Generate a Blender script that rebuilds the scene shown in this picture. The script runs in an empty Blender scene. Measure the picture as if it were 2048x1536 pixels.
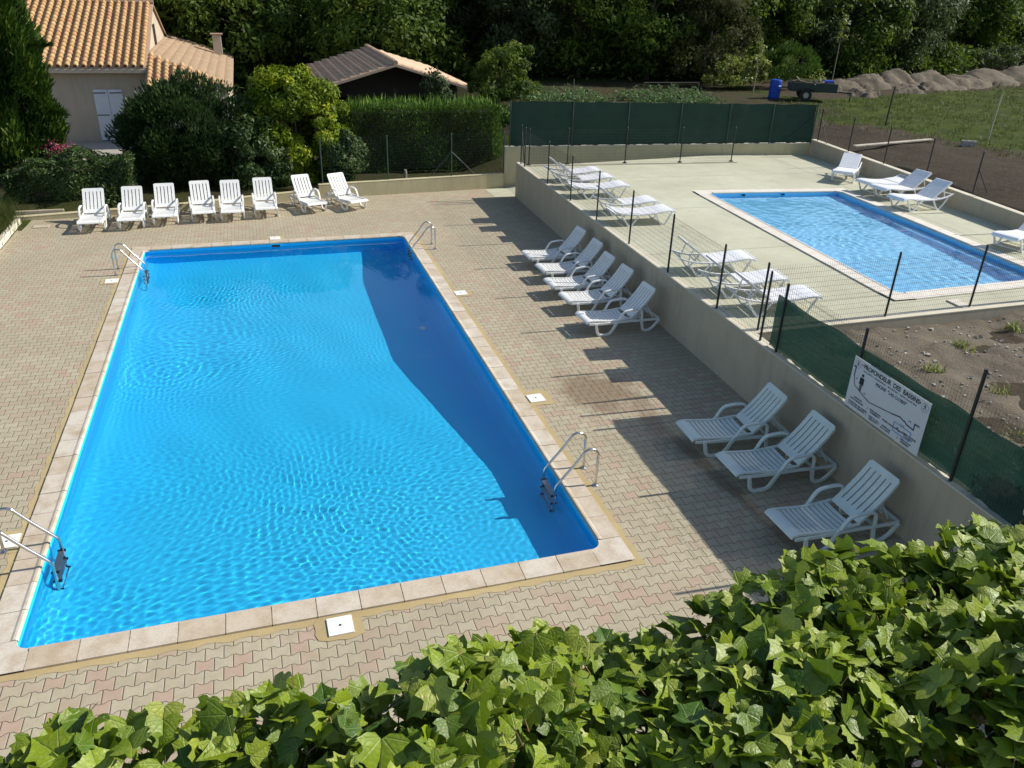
import bpy, math, random
import numpy as np
from mathutils import Vector, Matrix
R = math.radians
random.seed(7)
rng = np.random.default_rng(11)
scene = bpy.context.scene
col = scene.collection

# ------------------------------------------------------------------ camera
cd = bpy.data.cameras.new('camera'); cam = bpy.data.objects.new('camera', cd); col.objects.link(cam)
cam.location = (3.1175, -7.8214, 6.7588)
cam.rotation_euler = (1.10632349, -0.0298579485, -0.298314609)
cd.sensor_width = 36; cd.lens = 36 * 1603.3 / 2048; cd.clip_start = 0.05; cd.clip_end = 600
scene.camera = cam
# ------------------------------------------------------------------ sky and sun
SUN_EL, SUN_AZ = 37.2, -3.0            # azimuth from +X, counter clockwise
w = bpy.data.worlds.new('World'); scene.world = w; w.use_nodes = True
nt = w.node_tree
sky = nt.nodes.new('ShaderNodeTexSky'); sky.sky_type = 'NISHITA'; sky.sun_disc = False
sky.sun_elevation = R(SUN_EL); sky.sun_rotation = R(90 - SUN_AZ); sky.altitude = 200
bg = nt.nodes['Background']; nt.links.new(sky.outputs[0], bg.inputs[0]); bg.inputs[1].default_value = 0.112
sd = bpy.data.lights.new('sun', 'SUN'); sun = bpy.data.objects.new('sun', sd); col.objects.link(sun)
sd.energy = 4.6; sd.angle = R(0.5); sd.color = (1.0, 0.94, 0.86)
tos = Vector((math.cos(R(SUN_EL)) * math.cos(R(SUN_AZ)), math.cos(R(SUN_EL)) * math.sin(R(SUN_AZ)), math.sin(R(SUN_EL))))
sun.rotation_euler = tos.to_track_quat('Z', 'Y').to_euler(); sun.location = (30, 0, 30)
try: sd.cycles.is_caustics_light = True
except Exception as e: print('no caustics', e)
scene.view_settings.view_transform = 'Standard'; scene.view_settings.look = 'None'
scene.view_settings.exposure = 0.42; scene.view_settings.gamma = 1
cy = scene.cycles
cy.max_bounces = 16; cy.diffuse_bounces = 8; cy.glossy_bounces = 3; cy.transmission_bounces = 12; cy.transparent_max_bounces = 24
cy.use_denoising = True; cy.sample_clamp_indirect = 6.0; cy.sample_clamp_direct = 0
cy.caustics_refractive = True; cy.caustics_reflective = False; cy.blur_glossy = 0.5

# ------------------------------------------------------------------ helpers
class MB:
    def __init__(s): s.v = []; s.f = []; s.t = []; s.n = 0
    def add(s, vs, fs, tint=None):
        b = len(s.v); s.v += [tuple(map(float, p)) for p in vs]; s.f += [tuple(b + i for i in f) for f in fs]
        if tint is None: tint = 0.5
        s.t += [tint] * len(fs)
    def box(s, c, d, rz=0.0, M=None, tint=None):
        x, y, z = d[0] / 2, d[1] / 2, d[2] / 2
        P = [Vector((sx * x, sy * y, sz * z)) for sz in (-1, 1) for sy in (-1, 1) for sx in (-1, 1)]
        m = M if M is not None else Matrix.Rotation(rz, 3, 'Z')
        P = [m @ p + Vector(c) for p in P]
        s.add(P, [(0, 2, 3, 1), (4, 5, 7, 6), (0, 1, 5, 4), (2, 6, 7, 3), (0, 4, 6, 2), (1, 3, 7, 5)], tint)
    def bar(s, a, b, w_, h_, up=(0, 0, 1), tint=None):
        a = Vector(a); b = Vector(b); d = b - a; L = d.length
        if L < 1e-6: return
        x = d.normalized(); u = Vector(up)
        if abs(x.dot(u)) > .98: u = Vector((1, 0, 0))
        y = u.cross(x).normalized(); z = x.cross(y)
        m = Matrix((x, y, z)).transposed()
        s.box((a + b) / 2, (L, w_, h_), M=m, tint=tint)
    def tube(s, pts, r, n=8, tint=None, caps=True):
        pts = [Vector(p) for p in pts]; rs = r if isinstance(r, (list, tuple)) else [r] * len(pts)
        vs = []; prev = None
        for i, p in enumerate(pts):
            t = (pts[min(i + 1, len(pts) - 1)] - pts[max(i - 1, 0)]).normalized()
            if prev is None:
                a = Vector((0, 0, 1)) if abs(t.z) < .9 else Vector((1, 0, 0)); u = a.cross(t).normalized()
            else:
                u = (prev - t * prev.dot(t)); u = u.normalized() if u.length > 1e-6 else t.orthogonal().normalized()
            prev = u; v_ = t.cross(u)
            for k in range(n):
                a = 2 * math.pi * k / n; vs.append(p + (u * math.cos(a) + v_ * math.sin(a)) * rs[i])
        fs = []
        for i in range(len(pts) - 1):
            for k in range(n):
                k2 = (k + 1) % n; fs.append((i * n + k, i * n + k2, (i + 1) * n + k2, (i + 1) * n + k))
        if caps: fs.append(tuple(range(n))[::-1]); fs.append(tuple((len(pts) - 1) * n + k for k in range(n)))
        s.add(vs, fs, tint)
    def sweep(s, path, wy, t, y=0.0):
        """rectangular strip following an (x, z) path, wide wy across y, thick t"""
        P = [Vector((p[0], 0, p[1])) for p in path]; vs = []
        for i, p in enumerate(P):
            tg = (P[min(i + 1, len(P) - 1)] - P[max(i - 1, 0)]).normalized(); nrm = Vector((-tg.z, 0, tg.x))
            for sy, sn in ((-1, -1), (1, -1), (1, 1), (-1, 1)):
                q = p + nrm * (sn * t / 2); vs.append((q.x, y + sy * wy / 2, q.z))
        fs = []
        for i in range(len(P) - 1):
            for k in range(4):
                k2 = (k + 1) % 4; fs.append((i * 4 + k, i * 4 + k2, (i + 1) * 4 + k2, (i + 1) * 4 + k))
        e = (len(P) - 1) * 4; fs += [(3, 2, 1, 0), (e, e + 1, e + 2, e + 3)]
        s.add(vs, fs)
    def quad(s, a, b, c, d, tint=None): s.add([a, b, c, d], [(0, 1, 2, 3)], tint)
    def build(s, name, mat, parent=None, smooth=False, bevel=0.0, tint=False):
        me = bpy.data.meshes.new(name); me.from_pydata(s.v, [], s.f); me.update()
        if smooth: me.shade_smooth()
        if tint:
            a = me.attributes.new('tint', 'FLOAT', 'FACE'); a.data.foreach_set('value', s.t)
        me.materials.append(mat)
        o = bpy.data.objects.new(name, me); col.objects.link(o)
        if parent is not None: o.parent = parent
        if bevel > 0:
            b = o.modifiers.new('bevel', 'BEVEL'); b.width = bevel; b.segments = 2; b.limit_method = 'ANGLE'; b.angle_limit = R(40)
            b.harden_normals = False
        return o

def spl(pts, n=6):
    """Catmull-Rom through 2D or 3D points"""
    P = [np.array(p, float) for p in pts]; out = []
    for i in range(len(P) - 1):
        p0 = P[max(i - 1, 0)]; p1 = P[i]; p2 = P[i + 1]; p3 = P[min(i + 2, len(P) - 1)]
        for k in range(n):
            t = k / n; out.append(tuple(.5 * ((2 * p1) + (-p0 + p2) * t + (2 * p0 - 5 * p1 + 4 * p2 - p3) * t * t + (-p0 + 3 * p1 - 3 * p2 + p3) * t ** 3)))
    out.append(tuple(P[-1])); return out

def npmesh(name, V, F, mat, parent=None, tint=None, smooth=False, uv=None, k=None):
    """fast mesh from numpy: V (n,3); F (m,k)"""
    me = bpy.data.meshes.new(name); V = np.asarray(V, np.float32); F = np.asarray(F, np.int32)
    m, k = F.shape
    me.vertices.add(len(V)); me.vertices.foreach_set('co', V.ravel())
    me.loops.add(m * k); me.loops.foreach_set('vertex_index', F.ravel())
    me.polygons.add(m); me.polygons.foreach_set('loop_start', np.arange(0, m * k, k, dtype=np.int32))
    me.polygons.foreach_set('loop_total', np.full(m, k, np.int32))
    me.update(calc_edges=True)
    if tint is not None:
        a = me.attributes.new('tint', 'FLOAT', 'FACE'); a.data.foreach_set('value', np.asarray(tint, np.float32))
    if uv is not None:
        l = me.uv_layers.new(name='uv'); l.data.foreach_set('uv', np.asarray(uv, np.float32)[F.ravel()].ravel())
    if smooth: me.shade_smooth()
    me.materials.append(mat)
    o = bpy.data.objects.new(name, me); col.objects.link(o)
    if parent is not None: o.parent = parent
    return o

def tag(o, label=None, cat=None, group=None, kind=None):
    if label: o['label'] = label
    if cat: o['category'] = cat
    if group: o['group'] = group
    if kind: o['kind'] = kind
    return o
def empty(name, loc=(0, 0, 0), rz=0.0):
    o = bpy.data.objects.new(name, None); col.objects.link(o); o.location = loc; o.rotation_euler = (0, 0, rz); o.empty_display_size = .1
    return o
def copy_tree(o, parent=None):
    c = o.copy(); col.objects.link(c)
    if parent is not None: c.parent = parent
    for ch in list(o.children): copy_tree(ch, c)
    return c

# ------------------------------------------------------------------ materials
class NT:
    def __init__(s, name):
        s.m = bpy.data.materials.new(name); s.m.use_nodes = True; s.t = s.m.node_tree; s.N = s.t.nodes; s.L = s.t.links
        s.p = s.N['Principled BSDF']; s.out = s.N['Material Output']
    def n(s, typ, **kw):
        o = s.N.new(typ)
        for k, v in kw.items():
            if hasattr(o, k): setattr(o, k, v)
            else: o.inputs[k].default_value = v
        return o
    def _in(s, sock, v):
        if hasattr(v, 'is_output') or isinstance(v, bpy.types.NodeSocket): s.L.new(v, sock)
        else: sock.default_value = v
    def math(s, op, a, b=0.0, c=None):
        o = s.n('ShaderNodeMath', operation=op); s._in(o.inputs[0], a); s._in(o.inputs[1], b)
        if c is not None: s._in(o.inputs[2], c)
        return o.outputs[0]
    def mix(s, f, a, b, bt='MIX'):
        o = s.n('ShaderNodeMix', data_type='RGBA', blend_type=bt); s._in(o.inputs[0], f)
        s._in(o.inputs[6], a if not isinstance(a, tuple) else (*a[:3], 1)); s._in(o.inputs[7], b if not isinstance(b, tuple) else (*b[:3], 1))
        return o.outputs[2]
    def ramp(s, f, a, b, x0=0.0, x1=1.0):
        o = s.n('ShaderNodeMapRange', clamp=True); s._in(o.inputs[0], f); o.inputs[1].default_value = x0; o.inputs[2].default_value = x1
        o.inputs[3].default_value = a; o.inputs[4].default_value = b; return o.outputs[0]
    def noise(s, vec, scale, detail=4, rough=.55):
        o = s.n('ShaderNodeTexNoise'); o.inputs['Scale'].default_value = scale; o.inputs['Detail'].default_value = detail; o.inputs['Roughness'].default_value = rough
        if vec is not None: s.L.new(vec, o.inputs['Vector'])
        return o.outputs[0]
    def bump(s, h, dist=.01, st=1.0):
        o = s.n('ShaderNodeBump'); o.inputs['Distance'].default_value = dist; o.inputs['Strength'].default_value = st; s.L.new(h, o.inputs['Height']); s.L.new(o.outputs[0], s.p.inputs['Normal']); return o
    def pos(s): return s.n('ShaderNodeNewGeometry').outputs['Position']
    def obj(s): return s.n('ShaderNodeTexCoord').outputs['Object']
    def sep(s, v):
        o = s.n('ShaderNodeSeparateXYZ'); s.L.new(v, o.inputs[0]); return o.outputs
    def set(s, **kw):
        for k, v in kw.items():
            k = k.replace('_', ' '); s._in(s.p.inputs[k], v if not isinstance(v, tuple) else (*v[:3], 1)) if k == 'Base Color' else s._in(s.p.inputs[k], v)
        return s

def plain(name, c, rough=.5, metal=0.0, var=0.12, scale=6, spec=None):
    t = NT(name); v = t.obj(); f = t.noise(v, scale, 5)
    c2 = tuple(max(0, x * (1 - var)) for x in c); c3 = tuple(min(1, x * (1 + var)) for x in c)
    t.set(Base_Color=t.mix(t.ramp(f, 0, 1, .3, .7), c2, c3), Roughness=rough, Metallic=metal)
    if spec is not None: t.p.inputs['Specular IOR Level'].default_value = spec
    return t.m

def mat_paving():
    t = NT('interlocking_pavers'); P = t.pos(); x, y, z = t.sep(P)
    # gentle drift so courses are not perfectly straight
    n1 = t.math('MULTIPLY', t.math('SUBTRACT', t.noise(P, .6, 2), .5), .03)
    u = t.math('DIVIDE', t.math('ADD', x, n1), .2); v = t.math('DIVIDE', t.math('ADD', y, n1), .165)
    k = t.math('ROUND', v)
    par = t.math('SUBTRACT', 1.0, t.math('MULTIPLY', 2.0, t.math('PINGPONG', k, 1.0)))    # +1 / -1
    wv = t.math('SUBTRACT', t.math('MULTIPLY', t.math('PINGPONG', u, .5), 4.0), 1.0)        # triangle -1 .. 1
    wv = t.math('MINIMUM', t.math('MAXIMUM', t.math('MULTIPLY', wv, 2.6), -1.0), 1.0)
    d = t.math('SUBTRACT', t.math('SUBTRACT', v, k), t.math('MULTIPLY', t.math('MULTIPLY', par, wv), .085))
    row = t.math('SUBTRACT', k, t.math('LESS_THAN', d, 0.0))
    rp = t.math('PINGPONG', row, 1.0)
    uu = t.math('ADD', u, t.math('MULTIPLY', rp, .5)); cc = t.math('FLOOR', uu)
    fr = t.math('SUBTRACT', uu, cc); du = t.math('MINIMUM', fr, t.math('SUBTRACT', 1.0, fr))
    jd = t.math('MINIMUM', t.math('MULTIPLY', t.math('ABSOLUTE', d), .165), t.math('MULTIPLY', du, .2))
    joint = t.ramp(jd, 1, 0, .0022, .0058)
    idv = t.n('ShaderNodeCombineXYZ'); t.L.new(cc, idv.inputs[0]); t.L.new(row, idv.inputs[1])
    wn = t.n('ShaderNodeTexWhiteNoise', noise_dimensions='3D'); t.L.new(idv.outputs[0], wn.inputs[0])
    r1 = wn.outputs[0]; wc = t.sep(wn.outputs[1])
    big = t.noise(P, .5, 4)
    c = t.mix(wc[0], (.385, .34, .225), (.44, .395, .275))
    pinkth = t.math('ADD', t.math('MULTIPLY', big, .9), -.13)
    c = t.mix(t.math('MULTIPLY', t.ramp(t.math('SUBTRACT', pinkth, r1), 0, 1, 0, .3), .75), c, (.44, .30, .225))
    fine = t.noise(P, 60, 5, .7); med = t.noise(P, 7, 4)
    c = t.mix(t.ramp(fine, .28, 0, .3, .6), c, (.16, .12, .085))
    c = t.mix(t.ramp(med, .30, 0, .35, .62), c, (.27, .22, .13)); c = t.mix(t.ramp(big, .28, 0, .38, .6), c, (.27, .225, .15))
    # rusty stain where water drains by the skimmer
    def blob(cx, cy, rx, ry, rot=0.0):
        a = t.math('SUBTRACT', x, cx); b = t.math('SUBTRACT', y, cy)
        ca, sa = math.cos(rot), math.sin(rot)
        a2 = t.math('DIVIDE', t.math('ADD', t.math('MULTIPLY', a, ca), t.math('MULTIPLY', b, sa)), rx)
        b2 = t.math('DIVIDE', t.math('SUBTRACT', t.math('MULTIPLY', b, ca), t.math('MULTIPLY', a, sa)), ry)
        r = t.math('SQRT', t.math('ADD', t.math('MULTIPLY', a2, a2), t.math('MULTIPLY', b2, b2)))
        return t.ramp(t.math('ADD', r, t.math('MULTIPLY', t.math('SUBTRACT', t.noise(P, 2.6, 4), .5), 1.8)), 1, 0, .6, 1.15)
    st = t.math('MAXIMUM', blob(8.75, 4.35, .75, .85), t.math('MULTIPLY', blob(9.25, 3.3, .22, 1.2, -.15), .75))
    st = t.math('MAXIMUM', st, t.math('MULTIPLY', blob(9.45, 1.1, .13, 2.3, .08), .9))
    c = t.mix(t.math('MULTIPLY', st, .62), c, (.17, .10, .045))
    c = t.mix(t.math('MULTIPLY', joint, .85), c, (.10, .075, .05))
    rough = t.ramp(st, .85, .6)
    h = t.math('SUBTRACT', t.math('MULTIPLY', fine, .12), t.ramp(jd, 1, 0, .001, .009))
    t.bump(h, .006, .9); t.set(Base_Color=c, Roughness=rough); return t.m

def mat_stone(name='coping_stone', a=(.50, .42, .31), b=(.36, .27, .16), white=(.58, .53, .44)):
    t = NT(name); P = t.pos()
    at = t.n('ShaderNodeAttribute', attribute_name='tint').outputs['Fac']
    f = t.noise(P, 3.2, 6, .65); g = t.noise(P, 45, 5, .7)
    c = t.mix(at, a, white); c = t.mix(t.ramp(f, 0, .8, .44, .72), c, b)
    c = t.mix(t.ramp(g, .25, 0, .3, .55), c, (.17, .12, .07))
    t.bump(g, .004, .5); t.set(Base_Color=c, Roughness=.75); return t.m

def mat_concrete(name, a, b, joints=False, rough=.85, spots=True):
    t = NT(name); P = t.pos(); x, y, z = t.sep(P)
    f = t.noise(P, .45, 6, .62); g = t.noise(P, 30, 5, .7); m_ = t.noise(P, 2.2, 6, .7)
    c = t.mix(t.ramp(f, 0, 1, .35, .68), a, b)
    c = t.mix(t.ramp(m_, .30, 0, .3, .55), c, tuple(q * .72 for q in b)); c = t.mix(t.ramp(g, .18, 0, .3, .6), c, tuple(q * .55 for q in b))
    h = g
    if joints:
        j = None
        for kind, val, sk in (('y', 8.35, -.02), ('y', 12.2, -.03), ('y', 16.1, -.05), ('x', 13.75, .06), ('x', 20.9, .08), ('y', 4.9, 0)):
            dd = t.math('ABSOLUTE', t.math('SUBTRACT', t.math('ADD', y if kind == 'y' else x, t.math('MULTIPLY', x if kind == 'y' else y, -sk)), val + (-sk * (17 if kind == 'y' else 10))))
            q = t.ramp(dd, 1, 0, .008, .03); j = q if j is None else t.math('MAXIMUM', j, q)
        c = t.mix(t.math('MULTIPLY', j, .6), c, (.18, .16, .11)); c = t.mix(t.ramp(t.noise(P, 1.1, 8, .75), 0, .5, .56, .72), c, (.27, .25, .17))
    t.bump(h, .004, .5); t.set(Base_Color=c, Roughness=rough); return t.m

def mat_render(name, c0):
    t = NT(name); P = t.pos(); f = t.noise(P, 1.2, 5, .6); g = t.noise(P, 70, 4, .7)
    sc = t.n('ShaderNodeMapping'); t.L.new(P, sc.inputs[0]); sc.inputs['Scale'].default_value = (3, 3, .35); s_ = t.noise(sc.outputs[0], 2.2, 5, .65)
    c = t.mix(t.ramp(f, 0, 1, .3, .7), c0, tuple(q * .86 for q in c0)); c = t.mix(t.ramp(s_, .0, .5, .50, .75), c, tuple(q * .6 for q in c0)); c = t.mix(t.ramp(t.noise(P, 3.5, 7, .75), 0, .4, .58, .70), c, tuple(q * .65 for q in c0))
    t.bump(g, .003, .6); t.set(Base_Color=c, Roughness=.9); return t.m

def mat_leaf(name, dark, light, yellow=None, rough=.45, transl=.28, spec=.4):
    t = NT(name); at = t.n('ShaderNodeAttribute', attribute_name='tint').outputs['Fac']
    c = t.mix(at, dark, light)
    if yellow: c = t.mix(t.ramp(at, 0, 1, .78, 1.0), c, yellow)
    t.set(Base_Color=c, Roughness=rough); t.p.inputs['Specular IOR Level'].default_value = spec
    tr = t.n('ShaderNodeBsdfTranslucent'); t.L.new(t.mix(.5, c, tuple(min(1, q * 1.6) for q in light)), tr.inputs[0])
    ms = t.n('ShaderNodeMixShader'); ms.inputs[0].default_value = transl
    t.L.new(t.p.outputs[0], ms.inputs[1]); t.L.new(tr.outputs[0], ms.inputs[2]); t.L.new(ms.outputs[0], t.out.inputs[0]); return t.m

def mat_vine():
    t = NT('creeper_leaf'); at = t.n('ShaderNodeAttribute', attribute_name='tint').outputs['Fac']
    uvn = t.n('ShaderNodeUVMap', uv_map='uv').outputs[0]; u, v, _ = t.sep(uvn)
    ang = t.math('ARCTAN2', t.math('ABSOLUTE', u), t.math('ADD', v, .04))
    vein = None; rad = t.math('SQRT', t.math('ADD', t.math('MULTIPLY', u, u), t.math('MULTIPLY', v, v)))
    for a0 in (0.0, .62, 1.35):
        q = t.ramp(t.math('MULTIPLY', t.math('ABSOLUTE', t.math('SUBTRACT', ang, a0)), rad), 1, 0, .006, .022); vein = q if vein is None else t.math('MAXIMUM', vein, q)
    mp = t.n('ShaderNodeMapping'); t.L.new(uvn, mp.inputs[0]); mp.inputs['Scale'].default_value = (7, 7, 7)
    vo = t.n('ShaderNodeTexVoronoi', feature='DISTANCE_TO_EDGE'); t.L.new(mp.outputs[0], vo.inputs['Vector']); vo.inputs['Scale'].default_value = 1.0
    cell = t.ramp(vo.outputs[0], 0, 1, 0, .35)
    P = t.pos(); nz = t.noise(P, 28, 5, .65); n2 = t.noise(P, 4, 2)
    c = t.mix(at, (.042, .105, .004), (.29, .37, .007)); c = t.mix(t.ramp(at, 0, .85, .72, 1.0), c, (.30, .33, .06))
    c = t.mix(t.ramp(nz, 0, .38, .48, .72), c, (.27, .28, .07))
    sp = t.ramp(t.noise(P, 75, 3, .6), 0, .7, .67, .74); c = t.mix(t.math('MULTIPLY', sp, t.ramp(at, 0, 1, .3, .6)), c, (.20, .11, .05))
    c = t.mix(t.math('MULTIPLY', vein, .5), c, (.26, .33, .09)); c = t.mix(t.ramp(cell, .22, 0), c, (.03, .08, .01))
    h = t.math('ADD', t.math('MULTIPLY', cell, .6), t.math('MULTIPLY', vein, -.8)); t.bump(h, .0022, .55)
    t.set(Base_Color=c, Roughness=t.ramp(nz, .38, .55)); t.p.inputs['Specular IOR Level'].default_value = .4
    tr = t.n('ShaderNodeBsdfTranslucent'); t.L.new(t.mix(.5, c, (.30, .48, .02)), tr.inputs[0])
    ms = t.n('ShaderNodeMixShader'); ms.inputs[0].default_value = .16
    t.L.new(t.p.outputs[0], ms.inputs[1]); t.L.new(tr.outputs[0], ms.inputs[2]); t.L.new(ms.outputs[0], t.out.inputs[0]); return t.m

def mat_water(name):
    t = NT(name); t.N.remove(t.p)
    fr = t.n('ShaderNodeBsdfGlass'); fr.inputs['IOR'].default_value = 1.33; fr.inputs['Roughness'].default_value = 0.0
    fr.inputs['Color'].default_value = (1, 1, 1, 1)
    t.L.new(fr.outputs[0], t.out.inputs[0]); return t.m

def mat_ground():
    t = NT('field_ground'); P = t.pos(); g = t.n('ShaderNodeAttribute', attribute_name='grass').outputs['Fac']
    f = t.noise(P, .8, 6, .65); m_ = t.noise(P, 5, 6, .7); fi = t.noise(P, 28, 5, .7)
    soil = t.mix(t.ramp(m_, 0, 1, .3, .7), (.042, .034, .022), (.078, .063, .043)); soil = t.mix(t.ramp(fi, .55, 0, .3, .55), soil, (.06, .04, .025))
    gr = t.mix(t.ramp(f, 0, 1, .35, .65), (.024, .038, .005), (.060, .078, .009)); gr = t.mix(t.ramp(m_, .5, 0, .32, .6), gr, (.035, .07, .012)); gr = t.mix(t.ramp(fi, 0, .4, .58, .78), gr, (.15, .14, .06))
    k = t.math('ADD', g, t.math('MULTIPLY', t.math('SUBTRACT', t.noise(P, 1.3, 6, .7), .5), 1.5))
    c = t.mix(t.ramp(k, 0, 1, .38, .62), soil, gr); c = t.mix(t.n('ShaderNodeAttribute', attribute_name='litter_shade').outputs['Fac'], c, t.mix(t.ramp(fi, 0, 1, .35, .65), (.02, .022, .010), (.05, .045, .02)))
    t.bump(t.math('ADD', m_, t.math('MULTIPLY', fi, .4)), .07, .8); t.set(Base_Color=c, Roughness=.95); t.p.inputs['Specular IOR Level'].default_value = .1; return t.m

def mat_dirt():
    t = NT('bare_soil'); P = t.pos(); m_ = t.noise(P, 3, 6, .7); fi = t.noise(P, 22, 6, .75); f = t.noise(P, .7, 5)
    c = t.mix(t.ramp(f, 0, 1, .35, .65), (.10, .082, .055), (.145, .12, .08)); c = t.mix(t.ramp(m_, .5, 0, .3, .55), c, (.13, .09, .055)); c = t.mix(t.ramp(fi, .5, 0, .3, .5), c, (.08, .055, .035))
    vo = t.n('ShaderNodeTexVoronoi'); t.L.new(P, vo.inputs['Vector']); vo.inputs['Scale'].default_value = 16
    c = t.mix(t.ramp(vo.outputs['Distance'], .6, 0, .06, .16), c, (.34, .31, .25))
    t.bump(t.math('ADD', m_, t.math('MULTIPLY', fi, .5)), .06, .9); t.set(Base_Color=c, Roughness=.95); return t.m

def mat_tile(name, a, b, cpink):
    t = NT(name); at = t.n('ShaderNodeAttribute', attribute_name='tint').outputs['Fac']; P = t.pos()
    c = t.mix(at, a, b); c = t.mix(t.ramp(at, 0, 1, .8, 1), c, cpink); c = t.mix(t.ramp(t.noise(P, 9, 5, .7), .4, 0, .3, .55), c, tuple(q * .55 for q in a))
    t.set(Base_Color=c, Roughness=.8); return t.m

def mat_net(name, c, alpha):
    t = NT(name); P = t.pos(); f = t.noise(P, 2.5, 4); fi = t.noise(P, 90, 2)
    mp = t.n('ShaderNodeMapping'); t.L.new(P, mp.inputs[0]); mp.inputs['Scale'].default_value = (.15, .15, 9); band = t.noise(mp.outputs[0], 2, 3)
    cc = t.mix(t.ramp(f, 0, 1, .3, .7), c, tuple(q * 1.5 for q in c)); cc = t.mix(t.ramp(band, 0, .5, .45, .7), cc, tuple(q * 1.8 for q in c))
    t.set(Base_Color=cc, Roughness=.8); tr = t.n('ShaderNodeBsdfTransparent'); tl = t.n('ShaderNodeBsdfTranslucent'); t.L.new(cc, tl.inputs[0])
    m1 = t.n('ShaderNodeMixShader'); m1.inputs[0].default_value = .08 if alpha < .03 else .2; t.L.new(t.p.outputs[0], m1.inputs[1]); t.L.new(tl.outputs[0], m1.inputs[2])
    m2 = t.n('ShaderNodeMixShader'); t.L.new(t.ramp(fi, alpha * .5, alpha * 1.5, .35, .65), m2.inputs[0]); t.L.new(m1.outputs[0], m2.inputs[1]); t.L.new(tr.outputs[0], m2.inputs[2])
    t.L.new(m2.outputs[0], t.out.inputs[0]); return t.m

def mat_liner(name, c):
    t = NT(name); P = t.pos(); f = t.noise(P, .6, 3)
    t.set(Base_Color=t.mix(f, c, tuple(q * .97 for q in c)), Roughness=.6); return t.m

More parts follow.
